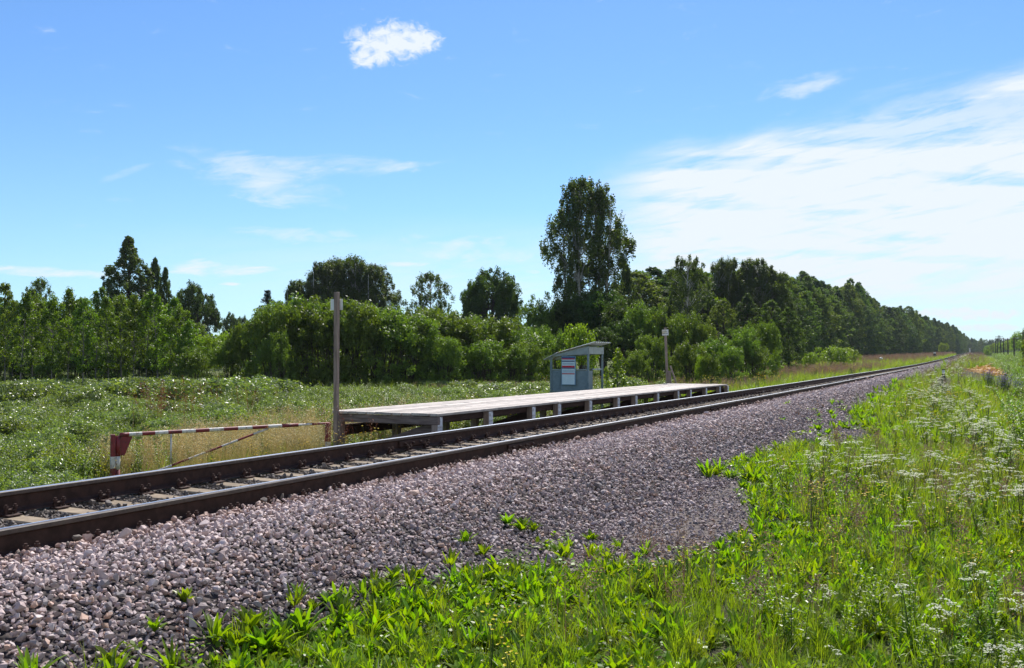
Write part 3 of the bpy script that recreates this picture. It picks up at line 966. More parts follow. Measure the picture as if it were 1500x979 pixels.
x, t, z = pix(1290, 150, 526)
import bmesh
bm = bmesh.new()
r = random.Random(5)
for _ in range(30):
    v = Vector((r.gauss(0, 1), r.gauss(0, 1), r.gauss(0, 1))).normalized()
    bm.verts.new((v.x * .33, v.y * .25, v.z * .22 + .18))
res = bmesh.ops.convex_hull(bm, input=bm.verts)
me = bpy.data.meshes.new('white_stone'); bm.to_mesh(me); bm.free(); me.materials.append(M_SIGN)
link('white_stone', me, None, (x, t, z - .12), 'small whitewashed stone at the edge of the forest left of the track', 'stone')

POLES = [(1498.9, 440, 192, 0), (1485.4, 494, 228, 0), (1476.4, 495.7, 260, 0), (1470, 495, 288, 0), (1463.6, 491.7, 324, 1), (1458.6, 495.7, 359, 0)]
names = ['pole nearest to us, cut by the right edge of the photo', 'second telegraph pole from the right edge', 'third telegraph pole from the right edge', 'fourth telegraph pole from the right edge',
         'double telegraph pole with a wide crossarm', 'farthest telegraph pole of the line, next to the double pole']
for (px_, yt, d_, dbl), nm in zip(POLES, names):
    x, t = pix(px_, d_)
    zt_ = CAM_Z + d_ * (525 - (494 if yt == 440 else yt)) / FPX + (1.2 if yt == 440 else 0)
    z0_ = float(ground_z(x, t)) - .3
    H = max(zt_ - z0_, 6.2)
    root = thing('telegraph_pole', (x, t, zt_ - H), 'dark wooden ' + nm, 'telegraph pole', 'telegraph poles right of the track')
    for dxp in ((-.8, .8) if dbl else (0,)):
        b = MB(); b.tube([(dxp, 0, 0), (dxp * (.25 if dbl else 1), 0, H)], [.19, .13], 10)
        link('pole', b.mesh('pole', [M_POLE], True), root)
    for zz in ((H - .5, H - 1.1) if dbl else (H - .45,)):
        b = MB(); b.box((0, -.16, zz), (2.4 if dbl else 1.3, .1, .12), 0, 0, .01)
        ca_ = link('crossarm', b.mesh('crossarm', [M_POLE]), root)
        for q in (-1, -.45, .45, 1):
            b = MB(); b.tube([(0, 0, 0), (0, 0, .16)], [.04, .05], 8)
            link('insulator', b.mesh('insulator', [M_GLASS], True), ca_, (q * (1.1 if dbl else .55), -.16, zz + .065))

# ------------------------------------------------------------------ trees and bushes
def tube_np(out, p0, p1, r0, r1, n=5):
    """tapered limb"""
    p0 = np.asarray(p0, float); p1 = np.asarray(p1, float)
    mid = (p0 + p1) / 2 + np.array([0, 0, .06 * np.linalg.norm(p1 - p0)])
    out.tube([tuple(p0), tuple(mid), tuple(p1)], [r0, (r0 + r1) / 2, r1], n, cap=False)

def leaf_cards(cent, rad, cnt, size, g, up=.35, squash=(1, 1, 1), asp=.55, hang=0.0):
    """leaf-sized cards through clumps: cent (K,3), rad (K,), cnt cards each; returns V,F,tint"""
    K = len(cent)
    idx = np.repeat(np.arange(K), cnt)
    n = len(idx)
    d = g.normal(size=(n, 3)); d /= np.linalg.norm(d, axis=1)[:, None]
    rr = g.random(n) ** .45
    off = d * (rad[idx] * rr)[:, None] * np.array(squash)
    c = cent[idx] + off
    if hang > 0:
        c[:, 2] -= g.random(n) ** 2 * hang * rad[idx]
    nr = d * .7 + g.normal(size=(n, 3)) * .7 + np.array([0, 0, up])
    nr /= np.linalg.norm(nr, axis=1)[:, None]
    a = np.cross(nr, g.normal(size=(n, 3))); 
    if hang > 0:
        a[:, 2] -= np.abs(g.normal(size=n)) * .6
    a -= nr * (a * nr).sum(1)[:, None]
    a /= np.linalg.norm(a, axis=1)[:, None]
    bb = np.cross(nr, a)
    L = size * np.exp(g.normal(0, .25, n)) * .5
    Wd = L * asp
    V = np.stack([c - a * L[:, None], c + bb * Wd[:, None] - a * (L * .1)[:, None], c + a * L[:, None], c - bb * Wd[:, None] - a * (L * .1)[:, None]], 1).reshape(-1, 3)
    F = np.arange(n * 4).reshape(-1, 4)
    ct = g.random(K)
    t = np.clip(ct[idx] * .6 + g.random(n) * .4, 0, 1)
    return V, F, np.repeat(t, 4)

def surf_dirs(K, g, zmin=-.2):
    d = g.normal(size=(K * 4 + 40, 3)); d /= np.linalg.norm(d, axis=1)[:, None]
    return d[d[:, 2] > zmin][:K]

def make_kind(kind, seed):
    g = np.random.default_rng(seed)
    tr = MB(); C = []; Rr = []
    if kind == 'willow':             # dome of many rounded lobes on a fan of stems, 5 m
        H, W_ = 5.0, 2.5
        for k in range(11):
            a = g.random() * 6.28; q = g.random() ** .6 * W_ * .62
            lc = np.array([math.cos(a) * q, math.sin(a) * q, 1.7 + (1 - (q / W_) ** 2) * 1.9 + g.normal() * .25])
            lr = g.uniform(.9, 1.35)
            d = surf_dirs(17, g, -.55)
            C.append(lc + d * lr * np.array([.9, .9, 1.0]) * g.uniform(.75, 1.02, (len(d), 1))); Rr.append(g.uniform(.22, .40, len(d)))
            tube_np(tr, (g.normal() * .35, g.normal() * .35, 0), lc, .045, .015, 5)
        for k in range(60):
            a = g.random() * 6.28; q = W_ * g.uniform(.55, .95)
            C.append(np.array([[math.cos(a) * q, math.sin(a) * q, g.uniform(.35, 1.8)]])); Rr.append(np.array([g.uniform(.22, .42)]))
        for k in range(16):
            a = g.random() * 6.28; q = g.uniform(.4, 1.5)
            tube_np(tr, (math.cos(a) * q * .4, math.sin(a) * q * .4, 0), (math.cos(a) * q, math.sin(a) * q, g.uniform(2.2, 3.4)), .035, .012, 5)
        V, F, t = leaf_cards(np.concatenate(C), np.concatenate(Rr), 56, .155, g, .3, asp=.42)
        return H, W_, tr, (V, F, t), L_WILLOW, M_DBARK
    if kind == 'light':              # smooth low rounded yellow-green bush, 3 m
        H, W_ = 3.0, 2.6
        for k in range(8):
            a = g.random() * 6.28; q = g.random() ** .6 * W_ * .55
            lc = np.array([math.cos(a) * q, math.sin(a) * q, .8 + (1 - (q / W_) ** 2) * 1.1])
            d = surf_dirs(16, g, -.4)
            C.append(lc + d * g.uniform(.8, 1.15)); Rr.append(g.uniform(.2, .36, len(d)))
            tube_np(tr, (g.normal() * .2, g.normal() * .2, 0), lc, .035, .012, 5)
        V, F, t = leaf_cards(np.concatenate(C), np.concatenate(Rr), 36, .16, g, .4, asp=.5)
        return H, W_, tr, (V, F, t), L_LIGHT, M_DBARK
    if kind == 'shrub':              # knee to chest high silvery shrub, leaves down to the ground
        H, W_ = 1.3, 1.25
        for k in range(9):
            a = g.random() * 6.28; q = g.random() ** .6 * W_ * .6
            lc = np.array([math.cos(a) * q, math.sin(a) * q, .35 + (1 - (q / W_) ** 2) * .5])
            d = surf_dirs(14, g, -.5)
            C.append(lc + d * g.uniform(.28, .42)); Rr.append(g.uniform(.10, .20, len(d)))
            tube_np(tr, (g.normal() * .1, g.normal() * .1, 0), lc, .014, .006, 4)
        V, F, t = leaf_cards(np.concatenate(C), np.concatenate(Rr), 26, .085, g, .3, asp=.4)
        return H, W_, tr, (V, F, t), L_SHRUB, M_DBARK
    if kind == 'aspen':              # slim young tree, bare pale stem below, 7 m
        H, W_ = 7.0, 1.5
        lean = g.normal(0, .25, 2)
        ax = lambda z: np.array([lean[0] * (z / H) ** 1.5, lean[1] * (z / H) ** 1.5, z])
        tr.tube([tuple(ax(z)) for z in np.linspace(0, H * .96, 8)], list(np.linspace(.065, .008, 8)), 7)
        for k in range(70):
            z = H * (.26 + .74 * g.random() ** .8)
            f = (z / H - .2) / .8
            wr = W_ * (math.sin(min(1, f * 1.25 + .12) * math.pi * .5) if f < .55 else (1 - ((f - .55) / .5) ** 1.4)) * .95
            wr = max(wr, .10)
            a = g.random() * 6.28; q = wr * g.uniform(.35, 1.0)
            p = ax(z) + np.array([math.cos(a) * q, math.sin(a) * q, 0])
            C.append(p[None]); Rr.append(np.array([g.uniform(.18, .36)]))
            if k % 2 == 0:
                tube_np(tr, ax(max(z - q * .8, .8)), p, .018, .006, 4)
        V, F, t = leaf_cards(np.concatenate(C), np.concatenate(Rr), 70, .135, g, .3, asp=.62)
        return H, W_, tr, (V, F, t), L_ASPEN, M_BARK
    if kind == 'sapling':            # thin light young tree, 3 m, leaves to the ground
        H, W_ = 3.0, .7
        tr.tube([(0, 0, 0), (.05, 0, 1.5), (0, .04, 2.9)], [.03, .02, .006], 6)
        for k in range(30):
            z = H * (.1 + .88 * g.random()); q = W_ * (1.08 - z / H) * g.uniform(.3, 1)
            a = g.random() * 6.28; p = np.array([math.cos(a) * q, math.sin(a) * q, z])
            C.append(p[None]); Rr.append(np.array([g.uniform(.12, .24)]))
            tube_np(tr, (0, 0, max(z - .3, .1)), p, .010, .004, 4)
        V, F, t = leaf_cards(np.concatenate(C), np.concatenate(Rr), 30, .115, g, .3, asp=.6)
        return H, W_, tr, (V, F, t), L_LIGHT, M_BARK
    if kind == 'birch':              # big old birch, several leaders, hanging tassels, 17 m
        H, W_ = 17.0, 3.9
        lead = []
        for k in range(6):
            a = k * 1.05 + g.random() * .6; q = g.uniform(.4, 2.5)
            top = np.array([math.cos(a) * q, math.sin(a) * q, H * g.uniform(.80, .98)])
            base = np.array([math.cos(a) * .2, math.sin(a) * .2, 0])
            pts = [base + (top - base) * f + np.array([math.cos(a), math.sin(a), 0]) * math.sin(f * math.pi) * .7 for f in np.linspace(0, 1, 9)]
            tr.tube([tuple(p) for p in pts], list(np.linspace(.20, .02, 9)), 7)
            lead.append(pts)
        for k in range(520):
            f = .13 + .87 * g.random() ** .8
            env = W_ * (1.0 if f < .72 else math.sqrt(max(0.03, 1 - ((f - .72) / .30) ** 2))) * (.66 + .34 * min(1, f / .45)) * (.86 + .14 * math.sin(f * 17 + seed))
            a = g.random() * 6.28; q = env * math.sqrt(g.uniform(.02, 1.0))
            e = np.array([math.cos(a) * q, math.sin(a) * q, f * H])
            C.append(e[None]); Rr.append(np.array([g.uniform(.28, .62)]))
            if k % 2 == 0:
                pts = min((L_[min(int(f * 7.5), 7)] for L_ in lead), key=lambda p_: np.linalg.norm(p_ - e))
                tube_np(tr, pts, e, .035, .010, 4)
        V, F, t = leaf_cards(np.concatenate(C), np.concatenate(Rr), 130, .165, g, .15, squash=(.85, .85, 1.2), asp=.62, hang=1.6)
        return H, W_, tr, (V, F, t), L_BIRCH, M_BIRCH
    if kind == 'round':              # mature round-crowned tree, 12 m
        H, W_ = 12.0, 4.6
        tr.tube([(0, 0, 0), (.1, 0, 3), (0, .1, 8)], [.30, .22, .10], 8)
        for k in range(24):
            d = surf_dirs(1, g, -.35)[0]
            lc = np.array([0, 0, 7.0]) + d * np.array([2.7, 2.7, 2.9])
            lr = g.uniform(1.1, 1.8)
            dd = surf_dirs(15, g, -.6)
            C.append(lc + dd * lr * g.uniform(.6, 1.05, (len(dd), 1))); Rr.append(g.uniform(.30, .55, len(dd)))
            tube_np(tr, (0, 0, g.uniform(3, 7)), lc, .10, .03, 5)
        V, F, t = leaf_cards(np.concatenate(C), np.concatenate(Rr), 95, .20, g, .25, asp=.6, hang=.4)
        return H, W_, tr, (V, F, t), L_OAK, M_DBARK
    if kind == 'airy':               # loose birch with see-through crown, 12 m
        H, W_ = 12.0, 3.2
        tr.tube([(0, 0, 0), (.15, 0, 5), (0, .1, 11.4)], [.20, .13, .02], 8)
        for k in range(170):
            f = .3 + .7 * g.random()
            env = W_ * math.sin(min(1, (f - .22) * 1.75) * math.pi * .5) * (1 if f < .68 else math.sqrt(max(.03, 1 - ((f - .68) / .34) ** 2)))
            a = g.random() * 6.28; q = env * g.uniform(.35, 1.0)
            p = np.array([math.cos(a) * q, math.sin(a) * q, f * H])
            C.append(p[None]); Rr.append(np.array([g.uniform(.26, .55)]))
            if k % 2 == 0:
                tube_np(tr, (0, 0, max(2.0, f * H - q * .9)), p, .045, .012, 4)
        V, F, t = leaf_cards(np.concatenate(C), np.concatenate(Rr), 95, .175, g, .2, squash=(.9, .9, 1.1), asp=.6, hang=1.1)
        return H, W_, tr, (V, F, t), L_BIRCH, M_BIRCH
    if kind == 'poplar':             # tall narrow tree with a ragged tip, 14 m
        H, W_ = 14.0, 2.2
        tr.tube([(0, 0, 0), (.1, 0, 6), (-.2, .1, 13.6)], [.22, .14, .02], 8)
        for k in range(330):
            f = .10 + .90 * g.random() ** .8
            env = W_ * (min(1, f * 2.2)) * (1 if f < .45 else max(.05, 1 - ((f - .45) / .56) ** 1.7))
            a = g.random() * 6.28; q = env * math.sqrt(g.uniform(.05, 1.0)) * (1 + .22 * math.sin(f * 23 + a * 2)) 
            p = np.array([math.cos(a) * q - .5 * f * f, math.sin(a) * q, f * H])
            C.append(p[None]); Rr.append(np.array([g.uniform(.22, .62) * (1.1 - .5 * f)]))
            if k % 3 == 0:
                tube_np(tr, (0, 0, max(1.0, f * H - q * 1.2)), p, .04, .012, 4)
        V, F, t = leaf_cards(np.concatenate(C), np.concatenate(Rr), 75, .175, g, .2, squash=(.85, .85, 1.3), asp=.6, hang=.2)
        return H, W_, tr, (V, F, t), L_BIRCH, M_DBARK
    if kind == 'spruce':
        H, W_ = 12.0, 3.2
        tr.tube([(0, 0, 0), (0, 0, 6), (0, 0, 12)], [.18, .11, .015], 8)
        for lv in range(24):
            z = H * (.10 + .89 * lv / 23)
            rad = W_ * (1 - lv / 23.5) ** .9 * g.uniform(.8, 1.1) + .08
            for k in range(max(7, int(11 * (1 - lv / 26)))):
                a = g.random() * 6.28
                z = H * (.10 + .89 * (lv + g.uniform(-.5, .5)) / 23)
                for f in np.linspace(.25, 1, max(2, int(rad / .38))):
                    C.append(np.array([[math.cos(a) * rad * f, math.sin(a) * rad * f, z - .32 * rad * f ** 1.5 + (.1 if f > .9 else 0)]]))
                    Rr.append(np.array([.20 + .14 * (1 - f)]))
                tube_np(tr, (0, 0, z), (math.cos(a) * rad * .9, math.sin(a) * rad * .9, z - .3 * rad), .02, .008, 3)
        V, F, t = leaf_cards(np.concatenate(C), np.concatenate(Rr), 24, .20, g, .5, squash=(1.1, 1.1, .7), asp=.4, hang=.8)
        return H, W_, tr, (V, F, t), L_SPRUCE, M_DBARK
    # 'edge': tall tree of the forest edge with branches down to the ground, 18 m
    H, W_ = 18.0, 3.9
    tr.tube([(0, 0, 0), (.1, 0, 8), (0, .1, 17)], [.24, .15, .02], 7)
    top_pow = g.uniform(1.7, 4.2)
    for k in range(240):
        f = .03 + .97 * g.random() ** .9
        env = W_ * (.8 + .2 * min(1, f * 3)) * (1 if f < .35 else max(.06, 1 - ((f - .35) / .66) ** top_pow))
        a = g.random() * 6.28; q = env * g.uniform(.45, 1.0)
        p = np.array([math.cos(a) * q, math.sin(a) * q, f * H])
        C.append(p[None]); Rr.append(np.array([g.uniform(.35, .8) * (1.1 - .45 * f)]))
        if k % 3 == 0:
            tube_np(tr, (0, 0, max(1.0, f * H - q * .9)), p, .05, .015, 3)
    V, F, t = leaf_cards(np.concatenate(C), np.concatenate(Rr), 62, .265, g, .2, asp=.55, hang=.5)
    return H, W_, tr, (V, F, t), (L_FOREST, L_FOREST2, L_FOREST3, L_FOREST2, L_FOREST)[seed % 5], M_DBARK

KINDS = {}
for kn, cnt in (('willow', 5), ('light', 2), ('shrub', 3), ('aspen', 5), ('sapling', 2), ('birch', 2), ('round', 2), ('airy', 2), ('poplar', 2), ('spruce', 2), ('edge', 5)):
    KINDS[kn] = []
    for v_ in range(cnt):
        H, W_, tr, (V, F, t), lm, bm_ = make_kind(kn, 1000 + len(KINDS) * 17 + v_)
        h_real = float(np.percentile(V[:, 2], 99.7)); w_real = float(np.percentile(np.hypot(V[:, 0], V[:, 1]), 97))
        KINDS[kn].append((h_real, w_real, tr.mesh('trunk', [bm_], True), mesh_np('crown', V, F, lm, tint=t)))
STEMS = {'willow': 'stems', 'light': 'stems', 'shrub': 'stems'}
count = {}
def plant(kind, px, ytop, depth, wpx, name, label, cat, group=None, var=None):
    """a tree whose top shows at (px, ytop) in the photo when it stands this far off; wpx = crown width there"""
    x, t, zt_ = pix(px, depth, ytop)
    zg_ = float(ground_z(x, t))
    k = count.get(kind, 0); count[kind] = k + 1
    vs = KINDS[kind]
    h_r, w_r, trm, crm = vs[(k if var is None else var) % len(vs)]
    H = max(zt_ - zg_, .5)
    sh = H / h_r
    sw = (wpx * depth / FPX / 2) / w_r if wpx else sh * random.uniform(.9, 1.15)
    root = thing(name, (x, t, zg_ - .05), label, cat, group, random.uniform(0, 6.28))
    root.scale = (sw, sw, sh)
    link(STEMS.get(kind, 'trunk'), trm, root)
    link('crown' if kind not in STEMS else 'foliage', crm, root)
    return root

def where(kind, px):
    """a place in words: what one finds above or beside this spot"""
    marks = [(-200, 'outside the left edge'), (-20, 'cut by the left edge'), (15, 'at the very left edge'), (38, 'left of the loose treetop'), (58, 'below the loose treetop'),
             (84, 'just right of the loose treetop'), (112, 'midway from the edge to the pointed tree'), (134, 'well left of the pointed tree'), (156, 'just left of the pointed tree'), (178, 'under the left half of the pointed tree'),
             (192, 'right under the tip of the tall pointed tree'), (208, 'between the pointed tree and the narrow dark one'), (224, 'right under the narrow dark tree'), (240, 'right under the small dark tree'), (256, 'left of the domed oak'), (270, 'at the right end of the stand'),
             (405, 'at its left end'), (430, 'left of the tall sign post'), (462, 'close left of the tall sign post'), (495, 'right behind the tall sign post'), (530, 'close right of the tall sign post'), (562, 'under the right end of the birch group'),
             (595, 'left below the airy birch'), (625, 'below the airy birch'), (655, 'right below the airy birch'), (680, 'left below the broad dark tree'), (708, 'below the broad dark tree'), (735, 'right below the broad dark tree'), (765, 'at its right end'),
             (925, 'just right of the shelter sapling'), (950, 'left of the leaning brace post'), (978, 'directly behind the leaning brace post'), (1008, 'just right of the leaning brace post'), (1035, 'below the gap right of the grey birch'), (1060, 'below the bushy topped birch'),
             (1088, 'left below the flat topped birch'), (1115, 'below the flat topped birch'), (1150, 'at the right end of the belt')]
    return min(marks, key=lambda q: abs(q[0] - px))[1]
ORD = ['first', 'second', 'third', 'fourth', 'fifth', 'sixth', 'seventh', 'eighth', 'ninth', 'tenth', 'eleventh', 'twelfth', 'thirteenth', 'fourteenth', 'fifteenth', 'sixteenth']
G_AS = 'young trees in the stand at the left edge'
for i_, (px_, yt, d_) in enumerate([(-30, 418, 55), (8, 414, 52), (30, 428, 50), (48, 424, 57), (76, 432, 51), (100, 421, 55), (122, 436, 50), (140, 420, 54), (160, 436, 52), (178, 432, 56),
                                    (196, 430, 51), (214, 428, 54), (232, 427, 52), (248, 434, 55), (262, 446, 52), (274, 468, 51), (18, 440, 60), (64, 438, 62), (110, 436, 60), (155, 440, 61), (205, 440, 61), (245, 452, 60),
                                    (-60, 425, 52), (-95, 430, 55)]):
    plant('aspen', px_, yt, d_, 46, 'young_tree', 'slim young tree of the stand, %s' % where('aspen', px_), 'tree', G_AS)
r_ = random.Random(21)
for i_ in range(18):
    plant('aspen', -40 + i_ * 19, 436 + r_.uniform(-4, 10) + max(0, i_ - 14) * 12, 68 + r_.uniform(-3, 6), 52, 'young_tree', 'young tree deeper inside the stand, %s' % where('a', -40 + i_ * 19), 'tree', 'young trees deeper inside the left stand')
for i_ in range(20):
    plant('willow', -40 + i_ * 17, 512 + r_.uniform(-10, 12), 60 + r_.uniform(-2, 3), 56, 'undergrowth_bush', 'dark low bush under the left stand, %s' % where('a', -40 + i_ * 17), 'bush', 'bushes in the shade under the left stand')
# trees over the stand and along the back
plant('airy', 58, 408, 75, 48, 'birch_tree', 'loose treetop rising just above the stand at the far left', 'tree', var=0)
plant('poplar', 187, 346, 85, 78, 'tall_tree', 'tall pointed tree, the highest above the left stand', 'tree', var=0)
plant('poplar', 222, 378, 88, 38, 'tall_tree', 'narrow dark tree between the tall pointed tree and a lower one, left side', 'tree', var=1)
plant('poplar', 238, 392, 86, 34, 'tall_tree', 'small dark tree at the right foot of the tall pointed trees', 'tree', var=0)
plant('airy', 162, 408, 84, 34, 'small_tree', 'thin small tree at the left foot of the tall pointed tree', 'tree', var=1)
plant('round', 287, 416, 105, 66, 'oak_tree', 'dark round crowned tree with a domed top standing in the gap at left', 'tree', var=0)
plant('round', 338, 459, 150, 30, 'distant_tree', 'small distant round tree left of the lone spruce', 'tree', var=1)
plant('round', 354, 464, 155, 24, 'distant_tree', 'smaller distant round tree directly left of the lone spruce', 'tree', var=0)
plant('spruce', 391, 426, 110, 84, 'spruce_tree', 'lone dark spruce with pointed top behind the bushes at left', 'tree', var=0)
for (px_, yt, d_, w_, v_, lb) in ((437, 411, 92, 62, 0, 'leftmost and lowest birch of the broad group behind the sign post'), (478, 384, 94, 88, 0, 'left leader birch of the broad group right behind the sign post top'),
                                  (508, 377, 96, 90, 1, 'highest birch in the middle of the broad group behind the sign post'), (545, 388, 95, 84, 0, 'rightmost birch of the broad group behind the sign post')):
    plant('birch', px_, yt, d_, w_, 'birch_tree', lb, 'tree', 'birches in the broad group behind the bushes', var=v_)
plant('airy', 631, 400, 90, 68, 'birch_tree', 'airy rounded birch with sky showing through its crown', 'tree', var=0)
plant('round', 722, 395, 95, 84, 'broad_tree', 'broad dark round tree between the airy birch and the giant birch', 'tree', var=1)
plant('round', 700, 412, 97, 50, 'broad_tree', 'lower left shoulder tree beside the broad dark round tree', 'tree', var=0)
plant('birch', 860, 264, 78, 124, 'birch_tree', 'giant old birch towering above everything else, in the middle of the picture', 'tree', var=0)
plant('poplar', 921, 386, 88, 44, 'small_birch', 'small pointed birch at the right foot of the giant birch', 'tree', var=1)
G_S = 'low silvery shrubs in the meadow'
for (px_, yt, d_, w_, lb) in ((-30, 574, 30, 90, 'cut by the left edge of the photo'), (28, 562, 31, 80, 'at the left edge'), (62, 560, 32, 70, 'second from the left edge'), (120, 570, 30, 80, 'in the dip left of the striped post'),
                              (170, 560, 33, 80, 'above the striped barrier post'), (215, 556, 34, 80, 'above the left end of the barrier bar'), (255, 559, 31, 80, 'above the rusty dock spikes'), (300, 560, 34, 80, 'above the barrier strut'),
                              (335, 557, 34, 80, 'above the middle of the barrier'), (378, 556, 36, 80, 'above the right half of the barrier'), (410, 559, 37, 80, 'left of the tall sign post, the bigger one'), (440, 572, 38, 60, 'close left of the tall sign post'),
                              (232, 590, 25, 70, 'left of the rusty dock, nearer to us'), (330, 592, 26, 70, 'right of the rusty dock, nearer to us'), (20, 600, 24, 90, 'nearer to us at the left edge'), (110, 600, 25, 80, 'nearer to us left of the barrier'),
                              (680, 562, 40, 60, 'behind the first third of the platform'), (730, 566, 38, 60, 'left of the shelter behind the platform'), (775, 566, 36, 50, 'directly left of the shelter'), (920, 556, 40, 50, 'right of the shelter behind the platform')):
    plant('shrub', px_, yt - 7, d_, w_ * 1.35, 'low_shrub', 'low silvery green shrub %s' % lb, 'shrub', G_S)
# low bushes in the gap, left
for (px_, yt, d_, w_, k_, lb) in ((300, 490, 62, 70, 'light', 'light green bush in the gap at left, left one of two'), (345, 484, 68, 70, 'light', 'light green bush in the gap at left, right one of two'),
                                  (285, 508, 50, 60, 'willow', 'grey green bush at the right end of the left stand'), (330, 498, 50, 66, 'willow', 'dark grey green bush below the two light green ones'),
                                  (372, 470, 50, 70, 'willow', 'bush between the gap and the willow wall, below the spruce')):
    plant(k_, px_, yt, d_, w_, 'bush', lb, 'bush')
G_W = 'willow bushes in the wall behind the meadow'
for (px_, yt, d_, w_) in [(402, 446, 48, 70), (424, 434, 50, 90), (458, 437, 49, 90), (492, 441, 50, 95), (528, 441, 50, 90), (560, 448, 50, 90), (592, 454, 50, 90), (622, 452, 52, 90), (650, 455, 52, 90),
                          (678, 462, 53, 90), (706, 464, 54, 90), (733, 474, 55, 85), (760, 480, 56, 80)]:
    plant('willow', px_, yt, d_, w_ * 1.3, 'willow_bush', 'tall top row willow of the bush wall, %s' % where('w', px_), 'bush', G_W)
for (px_, yt, d_, w_) in [(405, 486, 46, 56), (655, 492, 49, 70), (706, 498, 50, 74), (748, 506, 51, 66)]:
    plant('willow', px_, yt, d_, w_, 'willow_bush', 'lower front willow of the bush wall, %s' % where('w', px_), 'bush', G_W)
for (px_, yt, d_, w_) in [(415, 444, 57, 90), (480, 440, 57, 95), (545, 445, 58, 95), (610, 452, 58, 95), (670, 458, 60, 95)]:
    plant('willow', px_, yt, d_, w_ * 1.25, 'willow_bush', 'willow hidden at the back of the bush wall, %s' % where('w', px_), 'bush', G_W)
plant('willow', 792, 431, 72, 82, 'willow_bush', 'large domed willow standing higher, directly left of the giant birch', 'bush')
G_M = 'bushes between the shelter and the giant birch'
for (px_, yt, d_, w_) in ((785, 478, 58, 70), (815, 486, 56, 60), (770, 500, 52, 60)):
    plant('willow', px_, yt, d_, w_, 'willow_bush', 'grey green bush left of the shelter, %s' % {785: 'the highest of three', 815: 'the one nearest the shelter roof', 770: 'the lowest of three'}[px_], 'bush', G_M)
plant('light', 845, 474, 50, 66, 'bush', 'light green bush with reddish tips directly behind the shelter roof', 'bush')
plant('sapling', 905, 508, 38, 32, 'sapling', 'thin light green sapling right of the shelter', 'sapling', var=0)
plant('sapling', 888, 536, 33, 22, 'sapling', 'low light sapling touching the right side of the shelter', 'sapling', var=1)
G_D = 'dark trees under the giant birch'
for (px_, yt, d_, w_) in ((850, 430, 72, 80), (885, 428, 70, 84), (920, 440, 66, 80), (915, 470, 60, 70), (880, 480, 58, 60)):
    plant('round', px_, yt, d_, w_, 'dark_tree', 'dark low tree below the giant birch, %s' % {850: 'left one at its foot', 885: 'right one at its foot', 920: 'farther right', 915: 'lower one in front at right', 880: 'lowest one above the shelter'}[px_], 'tree', G_D)
G_R = 'rounded bushes right of the second sign post'
for (px_, yt, d_, w_) in ((945, 444, 62, 70), (975, 446, 62, 70), (1005, 458, 60, 64), (1030, 470, 60, 60), (955, 490, 52, 56), (1010, 500, 52, 54), (1050, 492, 56, 66), (1085, 480, 60, 60), (1112, 470, 66, 60),
                          (1070, 508, 54, 50), (1105, 505, 60, 56), (1040, 515, 50, 40), (930, 512, 50, 50)):
    plant('willow', px_, yt, d_, w_, 'round_bush', ('low front' if yt > 485 else 'high') + ' rounded green bush in the belt, %s' % where('b', px_), 'bush', G_R)
plant('light', 1025, 520, 50, 24, 'bush', 'small bright green bush right of the leaning brace', 'bush')
plant('sapling', 1136, 497, 78, 30, 'sapling', 'pale sapling standing before the belt of trees, left of the light rounded bushes', 'sapling')
plant('airy', 1008, 376, 84, 62, 'birch_tree', 'grey leaved birch standing free right of the giant birch', 'tree', var=1)
plant('poplar', 985, 420, 90, 36, 'small_birch', 'low birch at the left foot of the grey leaved birch', 'tree', var=0)
for (px_, yt, w_, lb) in ((1063, 380, 60, 'bushy topped birch right of the grey leaved birch'), (1108, 381, 84, 'broad birch with a flat top before the forest wall'), (1138, 400, 50, 'lower birch leaning on the right of the flat topped birch')):
    plant('birch', px_, yt, 105, w_, 'birch_tree', lb, 'tree', var=count.get('birch', 0))
plant('light', 1058, 437, 100, 56, 'small_tree', 'bright yellow green small tree between two birches', 'tree')
for (px_, yt, w_) in ((1060, 440, 60), (1095, 430, 60), (1130, 440, 60), (1155, 450, 56)):
    plant('edge', px_, yt, 92, w_, 'forest_tree', 'green tree in the dense belt, %s' % {1060: 'its left end', 1095: 'second from the left', 1130: 'third from the left', 1155: 'its right end against the forest wall'}[px_], 'tree', 'trees in the belt before the birches')
for (px_, yt, d_, w_, lb) in ((1212, 507, 112, 62, 'rounded yellow green bush at the forest edge, left one'), (1237, 509, 118, 46, 'grey green rounded bush at the forest edge, right one'),
                              (1383, 502, 350, 17, 'tiny light green bush far along the forest edge')):
    plant('light', px_, yt, d_, w_, 'bush', lb, 'bush')
plant('light', 1185, 516, 106, 30, 'bush', 'small grey green bush at the left foot of the yellow green bush', 'bush')

